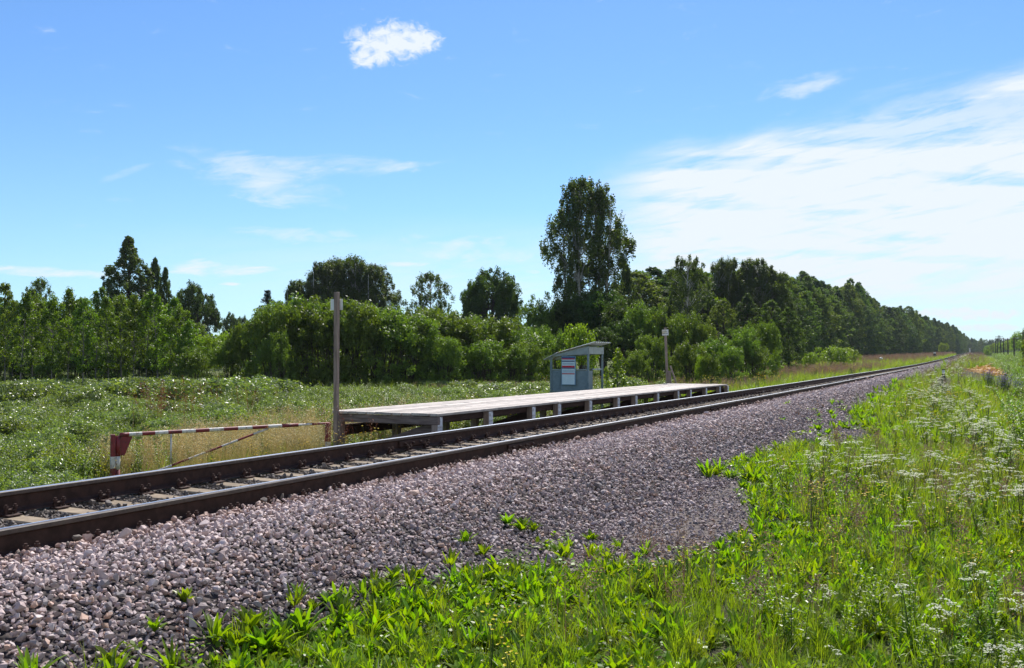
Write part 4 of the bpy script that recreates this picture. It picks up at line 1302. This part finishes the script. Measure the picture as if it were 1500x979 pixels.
# the forest wall along the track
G_F = 'trees of the forest wall along the left of the track'
prof_px = [(1100, 395), (1130, 398), (1160, 408), (1175, 393), (1195, 410), (1215, 414), (1235, 416), (1250, 409), (1268, 424), (1285, 443), (1300, 450), (1320, 450), (1332, 450), (1350, 462), (1365, 469), (1385, 477), (1400, 480), (1415, 486), (1430, 492), (1445, 497)]
pp = np.array(prof_px, float)
def LFt(t):
    return float(np.interp(t, [0, 230, 360, 600, 820], [29, 29, 22.5, 15, 12]))
dens_t = 96.0
r_ = random.Random(3)
while dens_t < 360:
    for row in range(2):
        X = LFt(dens_t) + row * 5.5 + r_.uniform(-1.2, 1.2)
        t = dens_t + r_.uniform(-1.5, 1.5)
        d = X * math.sin(YAW) + t * math.cos(YAW)
        px_ = 1436 - FPX * X / (math.cos(YAW) * d)
        yt = float(np.interp(px_, pp[:, 0], pp[:, 1])) + r_.uniform(-3, 14 if row == 0 else 6) + (12 if row == 0 and r_.random() < .4 else 0)
        wpx = r_.uniform(7.5, 10.5) * FPX / d
        plant('edge', px_, yt, d, wpx, 'forest_tree', 'tall dark green tree in the unbroken forest wall along the left of the track', 'tree', G_F)
    dens_t += 3.6 + dens_t * .008
# farther on the wood reads as one mass
X = []; T = []; S = []
r2 = np.random.default_rng(9)
for t in np.arange(360, 900, 4.0):
    for row in range(4):
        X.append(-LFt(t) - row * 6 + r2.normal() * 1.0); T.append(t + r2.normal() * 2); S.append(r2.uniform(.78, .98) * (1.0 if t < 650 else .92))
for t in np.arange(420, 830, 8):
    for row in range(3):
        X.append(30 + row * 8 + r2.normal() * 3 + max(0, (600 - t)) * .03); T.append(t); S.append(r2.uniform(.40, .6))
for k in range(150):      # wood closing the view where the line bends away
    X.append(r2.uniform(-12, 60)); T.append(830 + r2.uniform(0, 60)); S.append(r2.uniform(.55, .78))
# deep wood behind the left meadow so that no empty plain shows between the trunks
for k in range(700):
    x_ = r2.uniform(-330, -64); t_ = r2.uniform(-30, 330)
    d_ = -math.sin(YAW) * x_ + math.cos(YAW) * t_
    px_ = 750 + FPX * (math.cos(YAW) * x_ + math.sin(YAW) * t_) / max(d_, 1)
    if not (-150 < px_ < 1250) or d_ < 95: continue
    # keep it under the silhouette that the photo shows
    ylim = float(np.interp(px_, [0, 180, 270, 330, 400, 420, 560, 760, 800, 900, 940, 1100, 1250], [455, 455, 480, 492, 480, 450, 462, 470, 455, 450, 440, 420, 420]))
    hmax = CAM_Z + d_ * (525 - ylim) / FPX + 1
    X.append(x_); T.append(t_); S.append(min(hmax / 18.5, 1.0) * r2.uniform(.8, 1.0))
X = np.array(X); T = np.array(T); S = np.array(S)
far_src = []
for v_ in range(5):
    h_r, w_r, trm, crm = KINDS['edge'][v_]
    far_src.append(crm)
scatter('far_wood', far_src, np.stack([X, T, ground_z(X, T) - .2], 1), np.stack([0 * X, 0 * X, r2.uniform(0, 6.28, len(X))], 1),
        np.stack([S * 1.05, S * 1.05, S], 1), r2.integers(0, 5, len(X)), 'distant dark wood closing the view at the end of the track and behind the meadow', 'wood')

# bushes and low trees right of the track, behind the pole line
G_Q = 'bushes right of the track along the ditch'
r_ = random.Random(12)
for (px_, yt, d_, w_) in ((1500, 486, 300, 40), (1514, 480, 260, 50), (1490, 494, 380, 30), (1479, 498, 420, 26), (1468, 501, 430, 20), (1458, 503, 450, 18), (1449, 506, 470, 14), (1512, 500, 215, 30),
                          (1503, 534, 120, 24), (1494, 566, 42, 44), (1530, 530, 60, 70), (1545, 480, 90, 90), (1446, 512, 330, 12), (1489, 523, 215, 16), (1497, 520, 250, 18)):
    plant('light' if r_.random() < .7 else 'willow', px_, yt, d_, w_, 'ditch_bush', 'green bush at the right, %s' % min(((1446, 'left of all the telegraph poles'), (1459, 'behind the farthest telegraph pole'), (1468, 'behind the double telegraph pole'), (1479, 'behind the third telegraph pole'), (1490, 'behind the second telegraph pole, the tallest there'), (1489.5, 'low in front of the second telegraph pole'), (1500, 'highest at the right edge'), (1497, 'right of the second telegraph pole'), (1503, 'nearer to us at the right edge'), (1494, 'low and nearest to us at the right edge'), (1512, 'just outside the right edge'), (1514, 'cut by the right edge'), (1530, 'outside the right edge, low'), (1545, 'outside the right edge, tall')), key=lambda q: abs(q[0] - px_))[1], 'bush', G_Q)

# ------------------------------------------------------------------ ground plants
def leaf_strip(b, base, dir_, L, w_, arch, m=0, tint=.5, seg=3, fold=.12, g=random):
    """one arching leaf blade: 2*(seg) quads with a folded midrib"""
    d = Vector((dir_[0], dir_[1], 0)).normalized() if abs(dir_[0]) + abs(dir_[1]) > 1e-6 else Vector((1, 0, 0))
    s = Vector((-d.y, d.x, 0))
    e = dir_[2]
    V = []; F = []
    ang = e
    p = Vector(base)
    prof_w = {3: [.25, 1.0, .8, .0], 4: [.18, .72, 1.0, .85, .18], 2: [.6, 1.0, 0]}[seg]
    for k in range(seg + 1):
        ww = w_ * prof_w[k] * .5
        n_ = Vector((-d.x * math.sin(ang), -d.y * math.sin(ang), math.cos(ang)))
        V += [p - s * ww + n_ * ww * fold * 2, p, p + s * ww + n_ * ww * fold * 2]
        p = p + (d * math.cos(ang) + Vector((0, 0, math.sin(ang)))) * (L / seg)
        ang -= arch / seg
    for k in range(seg):
        a = k * 3
        F += [(a, a + 1, a + 4, a + 3), (a + 1, a + 2, a + 5, a + 4)]
    b.add(V, F, m, tint)
def blade(b, base, az_, el_, L, w_, arch, m=0, tint=.5, seg=3):
    d = Vector((math.cos(az_), math.sin(az_), 0)); s = Vector((-d.y, d.x, 0))
    V = []; F = []; p = Vector(base); a = el_
    for k in range(seg + 1):
        ww = w_ * .5 * (1 - (k / seg) ** 1.6)
        V += [p - s * ww, p + s * ww] if k < seg else [p]
        p = p + (d * math.cos(a) + Vector((0, 0, math.sin(a)))) * (L / seg); a -= arch / seg
    for k in range(seg - 1):
        F.append((2 * k, 2 * k + 1, 2 * k + 3, 2 * k + 2))
    F.append((2 * seg - 2, 2 * seg - 1, 2 * seg))
    b.add(V, F, m, tint)

def src_rosette(seed):
    g = random.Random(seed); b = MB()
    n = g.randint(14, 22)
    for k in range(n):
        a = 6.28 * k / n + g.uniform(-.4, .4)
        leaf_strip(b, (math.cos(a) * .01, math.sin(a) * .01, 0), (math.cos(a), math.sin(a), g.uniform(.7, 1.5)), g.uniform(.06, .155), g.uniform(.026, .050), g.uniform(.2, 1.1), 0, g.random(), 4, g.uniform(.05, .25))
    return b.mesh('broad_weed', [L_BROAD])
def src_sorrel(seed):
    g = random.Random(seed); b = MB()
    for k in range(g.randint(10, 16)):
        a = g.uniform(0, 6.28); q = g.uniform(0, .03)
        leaf_strip(b, (math.cos(a) * q, math.sin(a) * q, 0), (math.cos(a), math.sin(a), g.uniform(1.0, 1.5)), g.uniform(.09, .22), g.uniform(.018, .036), g.uniform(.1, .9), 0, g.random(), 4, g.uniform(.02, .2))
    return b.mesh('sorrel', [L_BROAD])
def src_clover(seed):
    g = random.Random(seed); b = MB()
    for k in range(34):
        a = g.uniform(0, 6.28); q = .13 * math.sqrt(g.random()); z = g.uniform(.02, .09)
        c = Vector((math.cos(a) * q, math.sin(a) * q, z)); r_ = g.uniform(.010, .021)
        tx, ty = g.gauss(0, .35), g.gauss(0, .35)
        V = [c + Vector((math.cos(p) * r_, math.sin(p) * r_ * .8, r_ * (math.cos(p) * tx + math.sin(p) * ty))) for p in (0, 1.05, 2.1, 3.14, 4.2, 5.2)]
        b.add(V, [(0, 1, 2, 3, 4, 5)], 0, g.random())
    return b.mesh('clover', [L_BROAD])
def src_grass(seed, h=.35, mat=None, n=26, w_=.007, spread=.07):
    g = random.Random(seed); b = MB()
    for k in range(n):
        a = g.uniform(0, 6.28); q = g.uniform(0, spread)
        blade(b, (math.cos(a) * q, math.sin(a) * q, 0), g.uniform(0, 6.28), g.uniform(1.1, 1.5), h * g.uniform(.5, 1.1), w_ * g.uniform(.7, 1.3), g.uniform(.2, 1.3), 0, g.random())
    return b.mesh('grass_tuft', [mat or L_GRASS])
def src_seedgrass(seed, mat, h=.7, n=12, nb=10, sp_=.12):
    g = random.Random(seed); b = MB()
    for k in range(nb):
        a = g.uniform(0, 6.28); q = g.uniform(0, .06)
        blade(b, (math.cos(a) * q, math.sin(a) * q, 0), g.uniform(0, 6.28), g.uniform(1.0, 1.45), h * g.uniform(.35, .6), .007, g.uniform(.3, 1.2), 0, g.random())
    for k in range(n):
        a = g.uniform(0, 6.28); q = g.uniform(0, sp_)
        hh = h * g.uniform(.75, 1.1); tx, ty = g.gauss(0, .08) * hh, g.gauss(0, .08) * hh
        p0 = Vector((math.cos(a) * q, math.sin(a) * q, 0)); p1 = p0 + Vector((tx, ty, hh))
        blade(b, p0, math.atan2(ty, tx), math.atan2(hh, math.hypot(tx, ty)), hh, .0035, .05, 1, g.random(), 2)
        for j in range(12):
            f = 1 - .28 * g.random()
            c = p0.lerp(p1, f); r0 = .035 * (1.15 - f) / .3
            d = Vector((g.gauss(0, 1), g.gauss(0, 1), g.gauss(.6, .6))).normalized()
            s = d.cross(Vector((g.random(), g.random(), g.random()))).normalized() * .0045
            e = c + Vector((g.gauss(0, 1), g.gauss(0, 1), 0)) * r0 * .5
            b.add([e - d * .013, e + s, e + d * .013, e - s], [(0, 1, 2, 3)], 1, g.random())
    return b.mesh('seed_grass', [L_GRASS, mat])
def src_umbel(seed, h=.7, flower=L_WHITE, dens=1.0):
    g = random.Random(seed); b = MB()
    for k in range(9):                      # feathery leaves low down
        a = g.uniform(0, 6.28); z = g.uniform(0, h * .5)
        for j in range(5):
            leaf_strip(b, (0, 0, z), (math.cos(a + (j - 2) * .28), math.sin(a + (j - 2) * .28), g.uniform(.2, 1.0)), g.uniform(.09, .19), g.uniform(.012, .026), g.uniform(.3, 1.0), 0, g.random(), 2)
    ns = g.randint(3, 6)
    for k in range(ns):
        a = g.uniform(0, 6.28); rr = g.uniform(.03, .16) * h / .7; hh = h * g.uniform(.78, 1.08)
        p0 = Vector((0, 0, h * .15)); p1 = Vector((math.cos(a) * rr, math.sin(a) * rr, hh))
        b.tube([p0, p0.lerp(p1, .5) + Vector((0, 0, .03)), p1], [.004, .003, .0022], 3, 1, cap=False)
        R_ = g.uniform(.032, .066)
        for j in range(int(24 * dens)):
            q = R_ * math.sqrt(g.random()); a2 = g.uniform(0, 6.28)
            c = p1 + Vector((math.cos(a2) * q, math.sin(a2) * q, .018 - q * q * 6 + g.uniform(-.003, .003)))
            s_ = g.uniform(.006, .011); tx = g.uniform(-.4, .4); ty = g.uniform(-.4, .4); ph_ = g.uniform(0, 1.57)
            V = [c + Vector((math.cos(ph_ + q2) * s_, math.sin(ph_ + q2) * s_, (math.cos(ph_ + q2) * tx + math.sin(ph_ + q2) * ty) * s_)) for q2 in (0, 1.57, 3.14, 4.71)]
            b.add(V, [(0, 1, 2, 3)], 2, g.random())
    return b.mesh('umbel_plant', [L_GRASS, M_STEM, flower])
def src_flower(seed, h, mat, nf=7, size=.011, leafy=10):
    g = random.Random(seed); b = MB()
    for k in range(leafy):
        a = g.uniform(0, 6.28)
        blade(b, (g.gauss(0, .02), g.gauss(0, .02), 0), a, g.uniform(.8, 1.4), h * g.uniform(.3, .7), .010, g.uniform(.2, 1.2), 0, g.random())
    for k in range(nf):
        a = g.uniform(0, 6.28); rr = g.uniform(.02, .14); hh = h * g.uniform(.75, 1.1)
        p1 = Vector((math.cos(a) * rr, math.sin(a) * rr, hh))
        b.tube([(0, 0, .02), (p1.x * .4, p1.y * .4, hh * .6), p1], [.0025, .002, .0015], 3, 1, cap=False)
        for j in range(5):
            q = 1.257 * j; d = Vector((math.cos(q), math.sin(q), .45)) * size; s = Vector((-math.sin(q), math.cos(q), 0)) * size * .55
            b.add([p1, p1 + d * .7 + s, p1 + d * 1.2, p1 + d * .7 - s], [(0, 1, 2, 3)], 2, g.random())
    return b.mesh('meadow_flower', [L_GRASS, M_STEM, mat])
def src_herb(seed, h=1.0, n=4, mat=None, lsz=.075):
    """leafy waist-high stems, leaves pointing up and out"""
    g = random.Random(seed); b = MB()
    for k in range(n):
        x0, y0 = g.gauss(0, .12), g.gauss(0, .12); hh = h * g.uniform(.7, 1.1)
        tx, ty = g.gauss(0, .14), g.gauss(0, .14)
        b.tube([(x0, y0, 0), (x0 + tx * .4, y0 + ty * .4, hh * .5), (x0 + tx, y0 + ty, hh)], [.007, .005, .002], 3, 1, cap=False)
        m_ = int(40 * hh / 1.0)
        for j in range(m_):
            f = .12 + .88 * (j / m_)
            a = j * 2.4 + g.uniform(-.5, .5)
            L = lsz * g.uniform(.7, 1.25) * (1.15 - .5 * f)
            leaf_strip(b, (x0 + tx * f * f, y0 + ty * f * f, hh * f), (math.cos(a), math.sin(a), g.uniform(.1, 1.1)), L, L * g.uniform(.30, .42), g.uniform(.3, 1.1), 0, g.random(), 2, .15)
    return b.mesh('leafy_herb', [mat or L_HERB, M_STEM])

def lay(parts, name, sources, label, cat='plants', sink=.01, tilt=.12):
    X = np.concatenate([p[0] for p in parts]); T = np.concatenate([p[1] for p in parts])
    S = np.concatenate([np.broadcast_to(p[2], p[0].shape) * rng.uniform(.7, 1.25, len(p[0])) for p in parts])
    ok = (np.hypot(X, T) > 1.6)
    c, s = math.cos(YAW), math.sin(YAW)
    D_ = -s * X + c * T; U_ = 750 + FPX * (c * X + s * T) / np.maximum(D_, .01)
    ok &= ~((np.abs(U_ - 1381.5) < 13) & (D_ > 44) & (D_ < 74))          # trodden ring round the marker post
    ok &= ~((U_ > 1412) & (U_ < 1478) & (D_ > 66) & (D_ < 118) & (X > -2.2))   # mown strip before the heap
    X, T, S = X[ok], T[ok], S[ok]
    n = len(X)
    rot = np.stack([rng.normal(0, tilt, n), rng.normal(0, tilt, n), rng.uniform(0, 6.28, n)], 1)
    print(name, n)
    scatter(name, sources, np.stack([X, T, ground_z(X, T) - sink], 1), rot, S, rng.integers(0, len(sources), n), label, cat)
def vn(x, t, f, seed=0.0):     # cheap smooth patch noise in -1..1
    return (np.sin(x * f * 1.3 + seed) * np.cos(t * f * .9 + seed * 2.1) + np.sin((x + t) * f * .7 + seed * 3.7) + np.cos((x - t) * f * 1.9 + seed) * .6) / 2.6

# right verge: short broad weeds along the foot of the ballast
P = []
for (x0, x1, t0, t1, dn, s_) in ((-5.0, .8, 2.0, 9.5, 150, .85), (-4.0, 1.0, 9.5, 16, 85, .9), (-4.3, .5, 16, 34, 15, 1.3), (-5.2, .5, 34, 70, 4, 1.8)):
    x, t = pts_in(x0, x1, t0, t1, dn)
    e = x - toe(t)
    k = (e > rng.normal(0, .12, len(x))) & ((e < 2.3 + vn(x, t, 1.1) * .8) | (rng.random(len(x)) < .28)) & (vn(x, t, 2.3, 1.0) > -.62)
    P.append((x[k], t[k], s_))
# stray weeds on the stones: (px, depth, how many, spread)
for (px_, d_, n_, sp_) in ((760, 8.6, 5, .12), (790, 8.2, 4, .2), (845, 8.4, 10, .45), (350, 5.3, 6, .10), (392, 5.35, 3, .06), (920, 8.0, 9, .22), (1075, 13.2, 14, .3), (1100, 13.5, 10, .35), (1210, 21, 8, .5), (1235, 23, 9, .5),
                           (1255, 25.5, 12, .5), (1225, 19.5, 9, .5), (1260, 21.5, 8, .6), (1200, 25, 5, .4), (1270, 28, 14, .6), (1130, 14.5, 8, .5), (700, 7.6, 4, .2), (880, 7.7, 6, .25)):
    x, t = pix(px_, d_)
    P.append((x + rng.normal(0, sp_, n_), t + rng.normal(0, sp_, n_), .95 if d_ < 12 else 1.3))
lay(P, 'broad_leaved_weeds', [src_rosette(k) for k in range(5)] + [src_sorrel(k) for k in range(5)] + [src_clover(k) for k in range(4)], 'bright green broad leaved weeds growing along the foot of the ballast')

P = []
for (x0, x1, t0, t1, dn, s_) in ((-4.5, 2.0, 2.0, 10, 34, .58), (-3.6, 3.0, 10, 20, 30, .85), (-4.3, 5.0, 20, 45, 11, 1.1), (-4.6, 9, 45, 110, 3.2, 1.7), (-4.6, 12, 110, 330, .55, 3.0)):
    x, t = pts_in(x0, x1, t0, t1, dn)
    e = x - toe(t)
    k = (e > .12 + rng.normal(0, .15, len(x))) & (rng.random(len(x)) < np.clip(.12 + e * .36, .12, 1))
    P.append((x[k], t[k], s_))
for (x0, x1, t0, t1, dn, s_) in ((-9.8, -8.7, 2, 60, 14, .8), (-16.5, -9.4, 9, 17, 9, .7), (-30, -9.0, 33, 110, 3.0, 1.7), (-30, -9.0, 110, 420, .7, 3.0)):
    x, t = pts_in(x0, x1, t0, t1, dn)
    dd = math.sin(YAW) * -x + math.cos(YAW) * t
    k = ~((t < 13) & (x < -9.8) & (dd < 14.2 + (t - 9) * .55))
    P.append((x[k], t[k], s_))
x, t = pts_in(-3.6, 2.2, 2.0, 9.5, 70)
k = (x - toe(t) > .6) & (rng.random(len(x)) < np.clip((x - toe(t)) * .5, 0, 1))
P.append((x[k], t[k], .36))
lay(P, 'tall_grass', [src_grass(k, .42) for k in range(6)] + [src_grass(20 + k, .5, None, 30, .009, .10) for k in range(3)], 'green grass tufts covering the verges on both sides of the track', 'grass')

# white umbels: band through the middle of the verge
P = []
for (x0, x1, t0, t1, dn, s_) in ((-1.6, 1.6, 3.6, 9, 7, .60), (-2.4, 2.4, 9, 16, 8, .78), (-2.9, 1.6, 16, 40, 6, .95), (-4.0, 2.5, 40, 100, 1.7, 1.3), (-4.2, 5.0, 100, 200, .5, 2.0)):
    x, t = pts_in(x0, x1, t0, t1, dn)
    band = np.exp(-((x - np.interp(t, [8, 12, 20, 34, 60, 200], [.5, .3, -.3, -1.2, -1.8, -2.1])) / .75) ** 2)
    k = (x > toe(t) + .5) & (rng.random(len(x)) < np.clip(band * 1.0 + .07, 0, 1) * (vn(x, t, 1.4, 4.0) > -.15))
    P.append((x[k], t[k], s_))
for (px_, d_, n_, sp_) in ((1265, 13.0, 7, .3), (1290, 12.3, 8, .35), (1235, 12.6, 4, .3), (1170, 11.4, 4, .15), (1300, 11, 5, .3), (1260, 10.4, 4, .3)):
    x, t = pix(px_, d_)
    P.append((x + rng.normal(0, sp_, n_), t + rng.normal(0, sp_, n_), .85))
lay(P, 'white_umbels', [src_umbel(k, .62) for k in range(6)], 'white flowering umbels swaying over the grass right of the ballast', 'flowers')
P = []
for (x0, x1, t0, t1, dn, s_) in ((-2.6, 1.2, 4, 9, 5, .75), (-2.4, 1.4, 9, 18, 4.5, .95), (-2.2, 3.0, 18, 45, 1.6, 1.4), (-12, -9, 8, 20, 2.5, 1.2), (-20, -9, 40, 120, .6, 2)):
    x, t = pts_in(x0, x1, t0, t1, dn)
    k = ((x > toe(t) + .5) | (x < -8)) & (vn(x, t, 1.2, 7.0) > -.1)
    P.append((x[k], t[k], s_))
lay(P, 'yellow_flowers', [src_flower(k, .42, L_YELLOW) for k in range(4)], 'small yellow buttercups dotted through the grass', 'flowers')
P = []
for (px_, d_, n_, sp_) in ((1468, 46, 60, 1.6), (1455, 70, 50, 2.0), (1445, 120, 60, 4)):
    x, t = pix(px_, d_)
    P.append((x + rng.normal(0, sp_ * .5, n_), t + rng.normal(0, sp_, n_), 1.6))
lay(P, 'violet_flowers', [src_flower(40 + k, .6, L_PURPLE, 12, .014) for k in range(3)], 'violet flower spikes on the slope of the ditch at right', 'flowers')
# dry seeding grass: pinkish strip left of the line, straw by the barrier
P = []
for (x0, x1, t0, t1, dn, s_) in ((-24, -10.5, 36, 70, 3.2, 1.15), (-26, -10, 70, 150, 1.7, 1.6), (-27, -9.5, 150, 450, .55, 2.6)):
    x, t = pts_in(x0, x1, t0, t1, dn)
    k = (vn(x, t, .25, 2.0) > -.35)
    P.append((x[k], t[k], s_))
for (x0, x1, t0, t1, dn, s_) in ((-3.5, .5, 45, 120, .8, 1.4), (-3.5, 1.5, 120, 400, .35, 2.4), (-2.5, .5, 5, 20, 2.2, .8)):
    x, t = pts_in(x0, x1, t0, t1, dn)
    k = (vn(x, t, .3, 5.0) > 0) & (x > toe(t) + .4)
    P.append((x[k], t[k], s_))
lay(P, 'pinkish_seed_grass', [src_seedgrass(k, L_PINKG, .62) for k in range(4)], 'pinkish brown seeding grass along the left of the track towards the forest', 'grass')
P = []
for (px0, px1, d0, d1, n_) in ((255, 480, 14.5, 19, 210), (150, 300, 13.6, 15.0, 50), (390, 640, 18, 25, 160), (560, 700, 22, 30, 40)):
    d_ = rng.uniform(d0, d1, n_); u = (rng.uniform(px0, px1, n_) - 750) / FPX
    c, s = math.cos(YAW), math.sin(YAW)
    x = d_ * (-s + u * c); t = d_ * (c + u * s)
    k = x < -9.6
    P.append((x[k], t[k], .95))
lay(P, 'straw_grass', [src_seedgrass(30 + k, L_STRAW, .75, 16, 8) for k in range(4)], 'pale straw coloured grass behind the striped barrier', 'grass')
# leafy waist-high growth of the left meadow
P = []
for (x0, x1, t0, t1, dn, s_) in ((-15, -9.3, -4, 24, 19, .85), (-26, -15, -4, 30, 12, .85), (-48, -26, -6, 34, 6.5, .72), (-48, -11, 24, 62, 6.5, .70), (-70, -48, -6, 70, 2.6, .9), (-45, -14, 62, 95, 1.8, 1.1)):
    x, t = pts_in(x0, x1, t0, t1, dn)
    lat = -x
    # low along the line and behind the barrier, higher to the left and back
    c, s = math.cos(YAW), math.sin(YAW)
    d = -s * x + c * t
    u = 750 + FPX * (c * x + s * t) / np.maximum(d, .01)
    k = ~((u > 118) & (u < 700) & (d < 14.0 + np.clip((u - 170) / 160, 0, 1) * 3.5) & (x > -13.5)) & ~((x > -11.2) & (t > 10.5) & (t < 36)) & ~((u > 330) & (u < 560) & (d > 16) & (d < 21) & (rng.random(len(x)) < .6)) & ~((u > 980) & (x > -22))
    hg = 1 + .55 * vn(x, t, .36, 3.0)
    P.append((x[k], t[k], (s_ * hg)[k]))
lay(P, 'leafy_meadow_growth', [src_herb(k, .60, 10, None, .080) for k in range(6)] + [src_herb(30 + k, .85, 8, None, .085) for k in range(2)], 'waist high leafy silver green growth filling the meadow left of the track', 'undergrowth')
P2_ = []
for (x0, x1, t0, t1, dn, s_) in ((-16, -9.3, -4, 22, 3.4, .42), (-28, -16, -4, 32, 2.0, .50), (-48, -28, -6, 40, 1.0, .62), (-48, -12, 24, 62, .9, .55)):
    x, t = pts_in(x0, x1, t0, t1, dn)
    c, s = math.cos(YAW), math.sin(YAW)
    d = -s * x + c * t; u = 750 + FPX * (c * x + s * t) / np.maximum(d, .01)
    k = ~((u > 90) & (u < 700) & (d < 18.5) & (x > -13.5)) & ~((x > -11.2) & (t > 10.5) & (t < 36)) & ~((u > 980) & (x > -22)) & ((u < 340) | (u > 600) | (rng.random(len(x)) < .35)) & (vn(x, t, .5, 9.0) > -.35)
    P2_.append((x[k], t[k], s_))
lay(P2_, 'silvery_low_shrubs', [KINDS['shrub'][k][3] for k in range(3)], 'knee high silvery shrub growth spreading through the left meadow', 'undergrowth')
# greener patch right of the ballast, in the ditch
P = []
for (x0, x1, t0, t1, dn, s_) in ((.8, 3.2, 10, 34, 12, .95), (.9, 7, 8, 30, 7, .8), (1.8, 13, 30, 80, 2.6, 1.1), (3, 16, 80, 200, .8, 1.8), (4, 18, 200, 420, .3, 2.6)):
    x, t = pts_in(x0, x1, t0, t1, dn)
    P.append((x, t, s_))
for (x0, x1, t0, t1, dn, s_) in ((-10.6, -8.6, 12.6, 33, 2.2, .55), (-1.6, .6, 5.2, 9, 1.6, .45)):
    x, t = pts_in(x0, x1, t0, t1, dn)
    P.append((x, t, s_))
lay(P, 'ditch_undergrowth', [src_herb(50 + k, .95, 5, L_BROAD, .10) for k in range(5)], 'lush green leafy growth in the ditch at the right edge', 'undergrowth')
# a few rusty dock spikes in the meadow
P = []
for (px_, d_, n_, sp_) in ((240, 22, 10, .6), (262, 23, 6, .5), (330, 27, 7, .8), (345, 30, 6, .8), (225, 21, 4, .4), (515, 15.5, 4, .3)):
    x, t = pix(px_, d_)
    P.append((x + rng.normal(0, sp_, n_), t + rng.normal(0, sp_, n_), 1.35))
x, t = pts_in(-3.9, 1.5, 3, 16, 2.2)
k = (x > toe(t) + .05)
P.append((x[k], t[k], .33))
lay(P, 'rusty_dock', [src_seedgrass(70 + k, L_SORREL, .9, 5, 6, .04) for k in range(3)], 'rusty brown dock and dry stalks among the green growth', 'plants')

# heap of cut dry brushwood on the bank at right
hx, ht = pix(1447, 103)
b = MB(); g = random.Random(77)
for k in range(420):
    f = g.random()
    cx = hx + g.gauss(0, .75) + (f - .5) * 1.2; cy = ht + (f - .5) * 34 + g.gauss(0, 1.2)
    cz = float(ground_z(cx, cy)) + .15 + abs(g.gauss(.15, .22))
    a = g.uniform(0, 6.28); L = g.uniform(.3, .9); d = Vector((math.cos(a), math.sin(a), g.uniform(-.2, .3))) * L / 2
    s = Vector((-math.sin(a), math.cos(a), .4)) * g.uniform(.05, .12)
    c = Vector((cx, cy, cz)); b.add([c - d, c + s, c + d, c - s], [(0, 1, 2, 3)], 0, g.random())
L_DRY = mat_leaf('dry_cuttings', (.38, .20, .06), (.62, .38, .14), .2, .7, .2, tcol=(1.2, 1, .6))
link('brush_heap', b.mesh('brush_heap', [L_DRY]), None, None, 'heap of orange dried cut brushwood on the bank at right', 'brushwood', kind='stuff')
print('objects', len(bpy.data.objects))

# ------------------------------------------------------------------ the air
hz = bpy.data.materials.new('haze_air'); hz.use_nodes = True; hz.node_tree.nodes.clear()
Nh = NT(hz.node_tree)
pv = Nh.n('ShaderNodeVolumePrincipled')
pv.inputs['Color'].default_value = (.80, .90, 1.0, 1)
pv.inputs['Density'].default_value = 0.00013
ho = Nh.n('ShaderNodeOutputMaterial')
Nh.put(ho.inputs['Volume'], pv.outputs[0])
b = MB(); b.box((0, 4000, 18), (19000, 10400, 48), 0, 0)
link('haze', b.mesh('haze', [hz]), label='thin summer haze over the far forest', kind='stuff')
